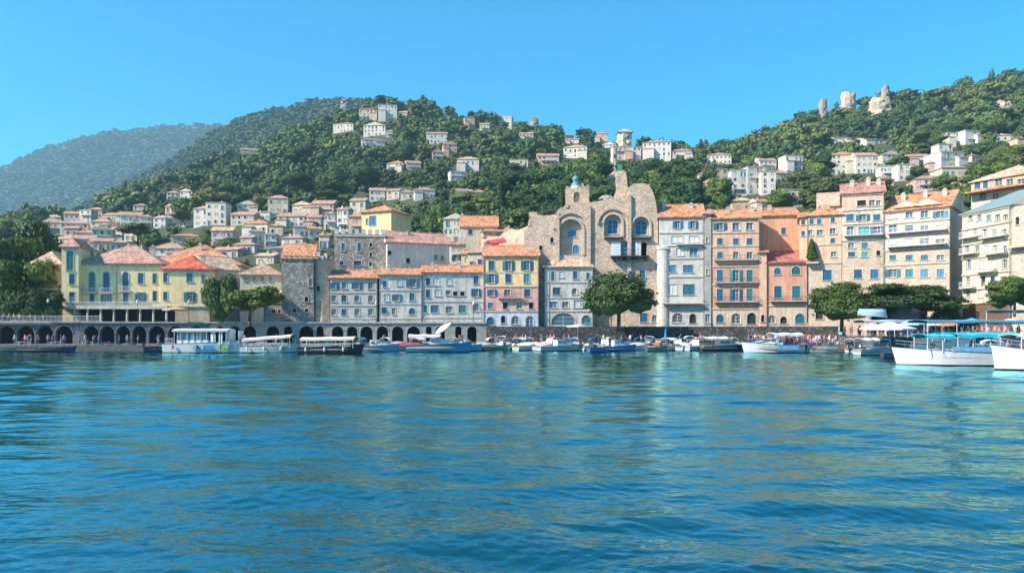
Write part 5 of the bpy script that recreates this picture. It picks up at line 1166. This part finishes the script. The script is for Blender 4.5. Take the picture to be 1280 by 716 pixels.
boat('motor_boat', 'small sky blue cabin boat right of the biggest white yacht', 584, 438.8, 4.2, 1.8, .8, .1, blight, bnavy, 'cabin')
SM = 'small boats moored along the quay'
for lb, px, py, L, rz, hl, kd, cv in [
  ('dark maroon rowing boat moored left of the ferry', 176, 438.6, 4.4, 0, brd, 'row', None),
  ('small dark dinghy with a white outboard near the left arcade', 196, 439.6, 3.6, .2, bdark, 'motor', None),
  ('grey blue rowing boat at the quay under the hotel tower', 92, 438.8, 4.2, .1, blight, 'row', None),
  ('navy dinghy with raised outboard below the hotel colonnade', 118, 438.8, 3.8, -.3, bnavy, 'motor', None),
  ('black inflatable-like dinghy below the third hotel balcony', 143, 438.6, 3.6, .3, bdark, 'motor', None),
  ('long low grey pontoon boat at the far left', 52, 439.8, 7.5, 0, bnavy, 'row', None),
  ('pale pontoon launch cut by the left edge', 8, 439.4, 6.5, 0, blight, 'row', None),
  ('small white motorboat left of the covered white boats under the yellow pink house', 643, 438.2, 3.8, .9, bw_, 'motor', None),
  ('white covered boat moored in front of the yellow pink house arches', 660, 438.4, 4.6, .8, bw_, 'cover', cvwhite),
  ('dark green rowing boat left of the small white motorboats', 618, 438.4, 4.4, .1, bgreen, 'row', None),
  ('white motorboat with cream tarpaulin left of the white arch house', 680, 438.2, 4.4, .9, bw_, 'cover', cvcream),
  ('white cabin boat below the white stone house arch', 702, 438.8, 6.2, .35, bw_, 'cabin', None),
  ('cream covered boat moored right behind the white cabin boat', 722, 438.4, 4.6, .9, bcream, 'cover', cvwhite),
  ('small white motorboat with black outboard left of the bright blue rowing boat', 736, 438.2, 3.6, 1.0, bw_, 'motor', None),
  ('bright blue rowing boat moored beneath the big round tree', 748, 440.2, 3.0, .5, bblue, 'row', None),
  ('blue hulled motorboat with pale blue cabin beneath the round tree', 773, 439.4, 4.6, .2, bblue, 'cabin', None),
  ('white covered boat right of the blue hulled cabin motorboat', 799, 438.6, 3.6, .7, bw_, 'cover', cvcream),
  ('tiny green and orange rowing boat between two white boats', 822, 439.4, 3.0, .2, bgreen, 'row', None),
  ('white motorboat beside the blue parasol on the quay', 843, 438.4, 4.4, .8, bw_, 'motor', cvwhite),
  ('white covered boat left of the twin white cabin boats', 860, 438.4, 4.0, 1.0, bw_, 'cover', cvwhite),
  ('white cabin boat below the grey house arches', 878, 438.6, 4.6, .6, bw_, 'cabin', None),
  ('larger white cabin boat with black hull left of the crowded cruiser', 908, 438.8, 6.2, .2, bdark, 'cabin', cvwhite),
  ('small white tender between the black hulled boat and the crowded cruiser', 928, 438.4, 3.8, .9, bw_, 'cover', cvcream),
  ('white covered boat tucked behind the green rowing boat', 628, 437.8, 4.2, 1.1, bw_, 'cover', cvwhite),
  ('white motorboat moored bow out behind the covered boats below the pink house', 651, 437.7, 4.6, 1.2, bw_, 'motor', cvwhite),
  ('cream motorboat behind the white cabin boat under the white arch house', 690, 437.7, 4.6, 1.2, bcream, 'cabin', None),
  ('white motorboat with blue canopy behind the cream covered boat', 714, 437.7, 4.4, 1.1, bw_, 'motor', bblue),
  ('white cabin boat between the bright blue rowing boat and blue cabin boat', 760, 437.8, 4.4, 1.2, bw_, 'cabin', None),
  ('orange tarpaulin boat beside the closed blue parasol', 827, 437.9, 4.0, .9, bw_, 'cover', borange),
  ('white motorboat second row behind the white covered boat by the grey house', 853, 437.7, 4.6, 1.2, bw_, 'cabin', None),
  ('cream motorboat with white canopy behind the grey house cabin boat', 892, 437.7, 4.8, 1.1, bcream, 'motor', cvwhite),
  ('white covered boat close behind the black hulled cabin boat', 918, 437.7, 4.6, 1.1, bw_, 'cover', cvwhite),
  ('white motorboat tucked between the teal yacht and the dark red covered boat', 522, 438.0, 4.4, 1.1, bw_, 'motor', cvwhite),
  ('small white skiff right of the sky blue cabin boat', 602, 438.2, 3.6, .9, bw_, 'cover', cvcream),
  ('small dark navy boat left of the big tour boat bow', 1120, 447.5, 2.6, .1, bnavy, 'row', None),
  ('white motorboat crowded with passengers left of the white tent', 1084, 440.5, 4.4, .9, bw_, 'motor', None),
  ('small cream rowing boat behind the bow of the tour boat', 1104, 443, 3.4, .4, bcream, 'row', None)]:
    L *= 1.25 if kd != 'row' else 1.1
    boat({'row': 'rowing_boat', 'motor': 'motor_boat', 'cover': 'covered_boat', 'cabin': 'cabin_boat'}[kd], lb, px, py, L, None, .62 if kd == 'row' else .78, rz, hl, None, kd, cv, SM)
back = random.Random(4); bi = 0
for px in [446, 478, 492, 534, 562, 576]+list(range(612, 936, 12)):
    bi += 1; px += back.uniform(-3, 3); hl, hn = back.choice([(bw_, 'white'), (bw_, 'white'), (bw_, 'white'), (bw_, 'white'), (bcream, 'cream'), (bnavy, 'navy')]); kd = back.choice(['motor', 'cabin', 'cover', 'motor']); cv = back.choice([cvwhite, cvwhite, cvcream, bblue]) if kd != 'cabin' else back.choice([None, cvwhite])
    boat({'motor': 'motor_boat', 'cover': 'covered_boat', 'cabin': 'cabin_boat'}[kd], f"small {hn} {dict(motor='open motorboat', cover='covered boat', cabin='cabin boat')[kd]}, {ORD[bi]}{'' if bi == 1 else ' from left'} in the back row by the quay", px, 437.3, back.uniform(4.4, 6), 1.8, .8, math.pi/2+back.uniform(-.35, .35)+math.pi, hl, None, kd, cv, 'boats moored stern-to in the back row')
cr = boat('motor_cruiser', 'big white motor cruiser with white sunroof full of people below the red roofed house', 972, 441.4, 8.6, 3.2, 1.15, math.pi+.08, bw_, bnavy, 'cabin', cvwhite, canz=2.75)
part('side_panel', MB().box(-3.2, -.2, 1.55, 1.6, .45, 1.15), blight, cr)
la = boat('passenger_launch', 'long cream open launch crowded with people right of the white motor cruiser', 1043, 441, 7.8, 2.6, 1.1, 0, bcream, bdark, 'open'); part('seat', MB().box(-3.2, 2, -1.1, 1.1, .56, .95), bwood, la)
# big tour boat at the right
def tour(label, px0, px1, py0, rz, canv, Hh=1.25, name='tour_boat'):
    Y = F*H/(py0-HY); L = (px1-px0)/F*Y*1.04; B = 3.2; r = root(name, W((px0+px1)/2, HY, Y+B/2), rz, label, 'boat'); r.location.z = 0
    part('hull', hull_mb(L, B, Hh, .6, .86, 2.4, .92), [bw_, bdark, deckm], r, True)
    part('bulwark', MB().box(-L*.46, L*.05, -B*.49, -B*.46, Hh*1.05, Hh+.55).box(-L*.46, L*.05, B*.46, B*.49, Hh*1.05, Hh+.55), blight if canv != cvwhite else bw_, r)
    part('cabin', MB().box(-L*.05, L*.18, -B*.3, B*.3, Hh*.6, Hh+1.0), bw_, r); part('windshield', MB().box(L*.181, L*.184, -B*.26, B*.26, Hh+.35, Hh+.9), gl, r)
    for k in range(3): put('window', MB().box(-.3, .3, -.01, .01, -.18, .18).mesh('window', gl), r, (-L*.01+k*L*.07, -B*.3-.012, Hh+.62))
    part('canopy', canopy_mb(-L*.48, L*.02, B*.55, 2.95, .1, .22), canv, r); part('canopy', canopy_mb(L*.03, L*.3, B*.5, 2.85, .1, .2), canv, r); m = MB()
    for x in (-L*.46, -L*.3, -L*.14, 0, L*.14, L*.28):
        for sg in (-1, 1): m.tube((x, sg*B*.45, Hh), (x, sg*B*.45, 2.95), .035, n=5)
    part('canopy_frame', m, bw_, r); m = MB()
    for sg in (-1, 1):
        pts = [(L*.06, sg*B*.46, Hh*1.1), (L*.25, sg*B*.38, Hh*1.22), (L*.4, sg*B*.22, Hh*1.32), (L*.52, sg*.05, Hh*1.42)]
        for p, q in zip(pts, pts[1:]): m.tube((p[0], p[1], p[2]+.6), (q[0], q[1], q[2]+.6), .03, n=4); m.tube((p[0], p[1], p[2]+.3), (q[0], q[1], q[2]+.3), .02, n=4); m.tube(p, (p[0], p[1], p[2]+.6), .025, n=4)
    part('bow_rail', m, steel, r)
    for k in range(4): put('seat', MB().box(-.2, .2, -B*.38, B*.38, Hh*.6+.002, Hh*.6+.45).mesh('seat', bwood), r, (-L*.42+k*L*.1, 0, 0))
    fenders(r, L, B, Hh, 4); part('life_ring', MB().lathe((0,0,0), [(.22,-.05),(.36,-.05),(.36,.05),(.22,.05),(.22,-.05)], 14), borange, r, loc=(-L*.02, -B*.3-.06, Hh+.1)).rotation_euler = (R(90), 0, 0)
    return r, L, B, Hh
TB = tour('long white tour boat with cyan canopies and railed bow pointing left', 1126, 1250, 457.5, math.pi-.10, cyan)
TB2 = tour('white boat with grey-blue hull cut off by the right edge', 1246, 1330, 463.5, math.pi-.05, cvwhite, 1.5)
TB3 = tour('white tour boat moored behind the cyan canopied one, half hidden', 1150, 1262, 447, math.pi-.06, cyan, 1.2)

# ------------------------------------------------------------------ awnings, parasols, quay furniture
def awning(label, px0, px1, py, Y, dep, canv, zb, name='awning', rise=.2, sag=.08, z=None):
    z = H+(HY-py)/F*Y if z is None else z; w_ = (px1-px0)/F*Y; r = root(name, ((px0+px1-1280)/2/F*Y, Y, zb), 0, label, 'awning')
    part('canopy', canopy_mb(-w_/2, w_/2, dep/2, z-zb, sag, rise, 14, 6), canv, r)
    for k in range(max(2, int(w_/3.5))+1):
        x = -w_/2+.1+(w_-.2)*k/max(2, int(w_/3.5))
        for sg in (-1, 1): put('post', MB().tube((0,0,0), (0,0,z-zb+.05), .04, n=5).mesh('post', bw_), r, (x, sg*(dep/2-.08), 0))
    return r
awning('long pale blue awning over the terrace left of the cyan canopies', 1073, 1147, 401, 111, 4, cvpale, 2.3)
awning('long deep blue awning over the terrace behind the cyan canopied boats', 1146, 1290, 402, 98, 5, cvblue, 2.3, z=4.55)
awning('short cyan awning higher up at the right edge under the leafy tree', 1243, 1300, 387, 106, 4, cyan, 2.3, z=6.1)
aw = awning('bright red tilted awning on the roof terrace above the yellow pink house', 612, 632, 299, 150, 3.4, cvred, 19, z=21.4, rise=.4); aw.rotation_euler = (R(14), R(-12), .3)
def parasol(label, px, py, Y, rad, canv, zb, hgt=None, name='parasol', closed=False, peak=.6):
    r = root(name, ((px-640)/F*Y, Y, zb), 0, label, 'parasol'); z = (H+(HY-py)/F*Y-zb) if hgt is None else hgt; m = MB(); n = 12
    rim = [(rad*math.cos(2*math.pi*k/n)*(1 if k % 2 else .94), rad*math.sin(2*math.pi*k/n)*(1 if k % 2 else .94), z-peak) for k in range(n)]
    if closed: m.lathe((0,0,0), [(.28, .9), (.22, 1.4), (.16, 2.2), (.02, z)], 8)
    else:
        for k in range(n): m.face([rim[k], rim[(k+1) % n], (0, 0, z)]); a, b = rim[k], rim[(k+1) % n]; m.face([a, b, (b[0], b[1], b[2]-.18), (a[0], a[1], a[2]-.18)])
    part('canopy', m, canv, r); part('pole', MB().tube((0,0,0), (0,0,z-.02), .03, n=6), bw_, r)
    return r
parasol('wide white tent parasol left of the cyan canopies', 1112, 408.5, 92, 3.0, cvwhite, 2.3, 2.15, 'tent_parasol', peak=.9)
parasol('smaller white parasol in front of the pale blue awning', 1090, 411, 101, 1.6, cvwhite, 2.3, 1.9)
parasol('tan parasol with domed top on the street left of the dark conifer', 220, 389, 129, 2.2, cvtan, 4.6, 2.9)
parasol('closed royal blue parasol standing on the quay below the grey house', 832, 410, 126, .3, bblue, .95, 3.2, closed=True)
parasol('white parasol under the white stone house arch', 722, 404, 128, 2.0, cvwhite, .95, 3.4, peak=.3)
parasol('cream parasol on the terrace near the boat shed corner', 1172, 402, 110, 1.5, cvcream, 2.3, 2.5); parasol('orange parasol between the deep blue awning and the tour boats', 1186, 404, 106, 1.3, borange, 2.3, 2.4)
up = root('upturned_boat', W(1091, HY, 114), .1, 'pale blue upturned boat stored on top of the pale blue awning frame', 'boat'); up.location.z = 5.25
o = part('hull', hull_mb(4.3, 1.6, .7), [cvpale, cvpale, deckm], up, True); o.rotation_euler = (math.pi, 0, 0); o.location.z = 1.0
for i, (lb, px, py, L, hl, kd, cv) in enumerate([('white cabin boat crammed between the white tent and the tour boat bow', 1100, 444.5, 5.4, bw_, 'cabin', cvwhite), ('cream motorboat right of the cream passenger launch', 1072, 441.5, 4.6, bcream, 'motor', cvwhite), ('white motorboat with blue canopy behind the tour boat bow', 1118, 442, 5.0, bw_, 'motor', bblue), ('white cabin boat just behind the right edge boat', 1262, 452, 6.0, bw_, 'cabin', cvwhite)]):
    boat('motor_boat' if kd == 'motor' else 'cabin_boat', lb, px, py, L, None, .8, 1.1 if i else .3, hl, None, kd, cv, SM)
parasol('cyan parasol on the terrace behind the half hidden tour boat', 1215, 406, 100, 2.0, cyan, 2.3, 2.7); parasol('second white parasol nearest the right edge of the terrace', 1262, 406, 98, 1.8, cvwhite, 2.3, 2.6); parasol('pale blue parasol between the white tent and the deep blue awning', 1140, 405, 104, 1.8, cvpale, 2.3, 2.5)
# lamp posts and bollards along the quay
for i, px in enumerate((60, 172, 236, 330, 470, 592)):
    Y = ARC(px)+.6; r = root('street_lamp', ((px-640)/F*Y, Y, 4.62), 0, f'thin dark street lamp on the left street, {ORD[i+1]}{"" if i == 0 else " from the left"}', 'street lamp', 'street lamps on the left street')
    part('post', MB().lathe((0,0,0), [(.12,0),(.12,.3),(.05,.4),(.04,3.4)], 8), iron, r); part('lantern', MB().lathe((0,0,3.4), [(.05,0),(.18,.1),(.22,.5),(.1,.62),(0,.75)], 8), wpaint, r)
bn = 0
for px in range(215, 1080, 34):
    Y = E(px)+.5; r = put('bollard', MB().lathe((0,0,0), [(.16,0),(.13,.05),(.11,.4),(.2,.45),(.2,.55),(0,.6)], 8).mesh('bollard', iron)); r.location = ((px-640)/F*Y, Y, .952); tag(r, 'dark iron mooring bollard on the quay edge', 'bollard', 'mooring bollards on the quay edge')
# street parapet railings on the left, balustrade
Yp = 126; rl = root('street_railing', W(45, HY, ARC(45)+.2), math.atan2(3, 30)*.6, 'white iron railing along the street edge over the far left arcade', 'railing'); rl.location.z = 4.84
part('railing', railing(-12, 11, 0, 0, .95, wpaint, 0), wpaint, rl)
# tables with parasol-less chairs on the promenade: low stone benches
for i, (px, lb) in enumerate(((30, 'stone bench left of the first arch lamp'), (70, 'stone bench under the hotel tower arcade'), (110, 'stone bench below the hotel colonnade start'))):
    Y = 121.5; r = root('quay_bench', ((px-640)/F*Y, Y, .95), .1, lb+' on the quay', 'bench'); part('seat', MB().box(-1, 1, -.25, .25, .4, .5), trim, r)
    for x in (-.75, .75): put('leg', MB().box(-.1, .1, -.2, .2, 0, .399).mesh('leg', trim), r, (x, 0, 0))

# ------------------------------------------------------------------ people
skin = paint('skin', (.50, .28, .19), .6); hairm = paint('hair', (.05, .03, .02), .7)
def body_mesh(pose, seed):
    """one continuous skinned figure; returns evaluated mesh"""
    r = random.Random(seed); V = []; Ed = []; Rd = []
    def v(p, rad, par=None):
        V.append(p); Rd.append(rad)
        if par is not None: Ed.append((par, len(V)-1))
        return len(V)-1
    s = .42 if pose == 'sit' else .93
    pel = v((0,0,s), .135); ch = v((0,0,s+.30), .145, pel); sh = v((0,0,s+.47), .12, ch); nk = v((0,0,s+.56), .055, sh); hd = v((0,-.01,s+.66), .085, nk); v((0,0,s+.77), .08, hd)
    for sg in (-1, 1):
        a = v((sg*.19,0,s+.46), .06, sh); an = r.uniform(-.2, .35)
        if pose == 'wave' and sg > 0: e = v((.34,-.02,s+.62), .045, a); h_ = v((.36,-.05,s+.86), .035, e); v((.37,-.06,s+.94), .03, h_)
        else: e = v((sg*.25, .02-an*.2, s+.18), .045, a); h_ = v((sg*.24, -.12-an*.3, s-.03 if pose != 'sit' else s+.12), .035, e); v((sg*.23, -.18-an*.3, s-.1 if pose != 'sit' else s+.1), .03, h_)
        hp = v((sg*.1,0,s-.06), .1, pel)
        if pose == 'sit': k = v((sg*.13,-.42,s-.02), .065, hp); an_ = v((sg*.13,-.45,.08), .045, k); v((sg*.13,-.58,.04), .04, an_)
        else:
            st = (.16 if pose == 'walk' else .03)*sg; k = v((sg*.11, -st*.6-.03, .5), .065, hp); an_ = v((sg*.12, st, .08), .042, k); v((sg*.13, st-.14, .04), .04, an_)
    me = bpy.data.meshes.new('sk'); me.from_pydata(V, Ed, []); o = bpy.data.objects.new('sk', me); C.objects.link(o)
    sm = o.modifiers.new('s', 'SKIN'); 
    for i, q in enumerate(me.skin_vertices[0].data): q.radius = (Rd[i], Rd[i]*(.75 if Rd[i] > .11 else 1)); q.use_root = i == 0
    sb = o.modifiers.new('b', 'SUBSURF'); sb.levels = 1
    bpy.context.view_layer.update(); dg = bpy.context.evaluated_depsgraph_get(); out = bpy.data.meshes.new_from_object(o.evaluated_get(dg)); bpy.data.objects.remove(o)
    out.name = 'person'; return out, s
PB = {}
SH = {'white': paint('white_cloth', (.7, .68, .66), .9), 'red': paint('red_cloth', (.5, .05, .05), .9), 'blue': paint('blue_cloth', (.05, .12, .38), .9), 'black': paint('black_cloth', (.02, .02, .025), .9), 'pink': paint('pink_cloth', (.62, .28, .26), .9), 'beige': paint('beige_cloth', (.5, .4, .28), .9)}
bodies = {p: body_mesh(p, i) for i, p in enumerate(('stand', 'walk', 'wave', 'sit'))}
for p, (me0, s) in bodies.items():
    for cn_, cm_ in SH.items():
        me = me0.copy(); me.materials.clear()
        for m_ in (skin, cm_, SH['blue'] if cn_ != 'blue' else SH['beige'], hairm): me.materials.append(m_)
        for f in me.polygons:
            c = f.center; i = 0
            if c.z > s+.70 or (c.z > s+.60 and c.y > .02): i = 3
            elif s+.02 < c.z < s+.545 and abs(c.x) < .23: i = 1
            elif c.z <= s+.02 and c.z > (.35 if p != 'sit' else .2) and abs(c.x) < .22: i = 2
            f.material_index = i; f.use_smooth = True
        PB[(p, cn_)] = me
prs = random.Random(99)
def person(x, y, z, pose, where, rz=None):
    c_ = prs.choice(list(SH)); o = put('person', PB[(pose, c_)], None, (x, y, z), (0, 0, prs.uniform(-1.5, 1.5) if rz is None else rz)); k = prs.uniform(.93, 1.05); o.scale = (k, k, k)
    verb = {'stand': 'standing', 'walk': 'walking', 'wave': 'waving', 'sit': 'sitting'}[pose]; tag(o, f'person in {c_} top {verb} {where}', 'person', f'people in {c_} {verb} {where}')
def crowd(n, px0, px1, y0, y1, z, where, poses=('stand','stand','walk','wave')):
    pts = []
    for _ in range(n*20):
        if len(pts) >= n: break
        px = prs.uniform(px0, px1); dy = prs.uniform(y0, y1); Y = (lerp(EDGE, px)+dy); X = (px-640)/F*Y
        if any(abs(X-a) < .5 and abs(Y-b) < .5 for a, b in pts): continue
        pts.append((X, Y)); person(X, Y, z, prs.choice(poses), where)
crowd(46, 935, 1045, .8, 5, .952, 'on the quay behind the white cruiser'); crowd(12, 745, 930, .8, 4, .952, 'on the quay below the orange house'); crowd(14, 610, 735, .8, 6, .952, 'on the quay by the white arches')
crowd(22, 0, 205, .8, 5, .952, 'on the quay by the left arcade'); crowd(8, 262, 600, .8, 5, .952, 'on the quay by the middle arcade')
crowd(50, 1056, 1275, 1.5, 12, 2.302, 'on the terrace among the awnings')
Yl = 123.5
for k in range(9): px = 4+k*7+prs.uniform(-2, 2); Y = ARC(px)+.9; person((px-640)/F*Y, Y, 4.6, 'stand', 'on the street above the far left arcade')
def aboard(r, L, B, z, n, where, x0=-.42, x1=.0, poses=('sit','stand','sit')):
    M4 = r.matrix_basis
    for k in range(n):
        p = M4 @ Vector((L*(x0+(x1-x0)*(k+.5)/n), prs.uniform(-.3, .3)*B, z)); person(p.x, p.y, p.z, prs.choice(poses), where)
aboard(TB[0], TB[1], TB[2], TB[3]*.6+.01, 12, 'aboard the cyan canopied tour boat', -.44, -.06); aboard(TB2[0], TB2[1], TB2[2], TB2[3]*.6+.01, 6, 'aboard the boat at the right edge', .02, .4)
aboard(TB3[0], TB3[1], TB3[2], TB3[3]*.6+.01, 8, 'aboard the half hidden tour boat', -.44, -.06)
aboard(cr, 8.6, 3.2, .6, 6, 'aboard the big white motor cruiser', -.42, -.15); aboard(la, 7.8, 2.6, .56, 10, 'aboard the cream launch', -.42, .3, ('stand','sit','stand'))
# ------------------------------------------------------------------ ordinals for repeats that look alike
from collections import defaultdict
_g = defaultdict(list)
for o in C.objects:
    if o.parent is None and o.get('group') and o.get('label') and (o['category'] in ('tree', 'person', 'bollard', 'bush')): _g[o['label']].append(o)
for lb, lst in _g.items():
    if len(lst) < 2: continue
    lst.sort(key=lambda o: o.location.x/o.location.y)
    for i, o in enumerate(lst): o['label'] = f"{lb}, {ORD[i+1]}" + ('' if i == 0 else ' from left')
# ------------------------------------------------------------------ label check
from collections import defaultdict
_d = defaultdict(list)
for o in bpy.data.objects:
    if o.parent is None and o.get('label'): _d[o['label']].append(o)
for k, v in _d.items():
    n = len(k.split())
    if n < 4 or n > 16: print('LABEL LEN', n, k)
    if len(v) > 1 and not all(o.get('group') == v[0].get('group') and o.get('group') for o in v): print('DUP', k, len(v))
print('objects', len(bpy.data.objects))
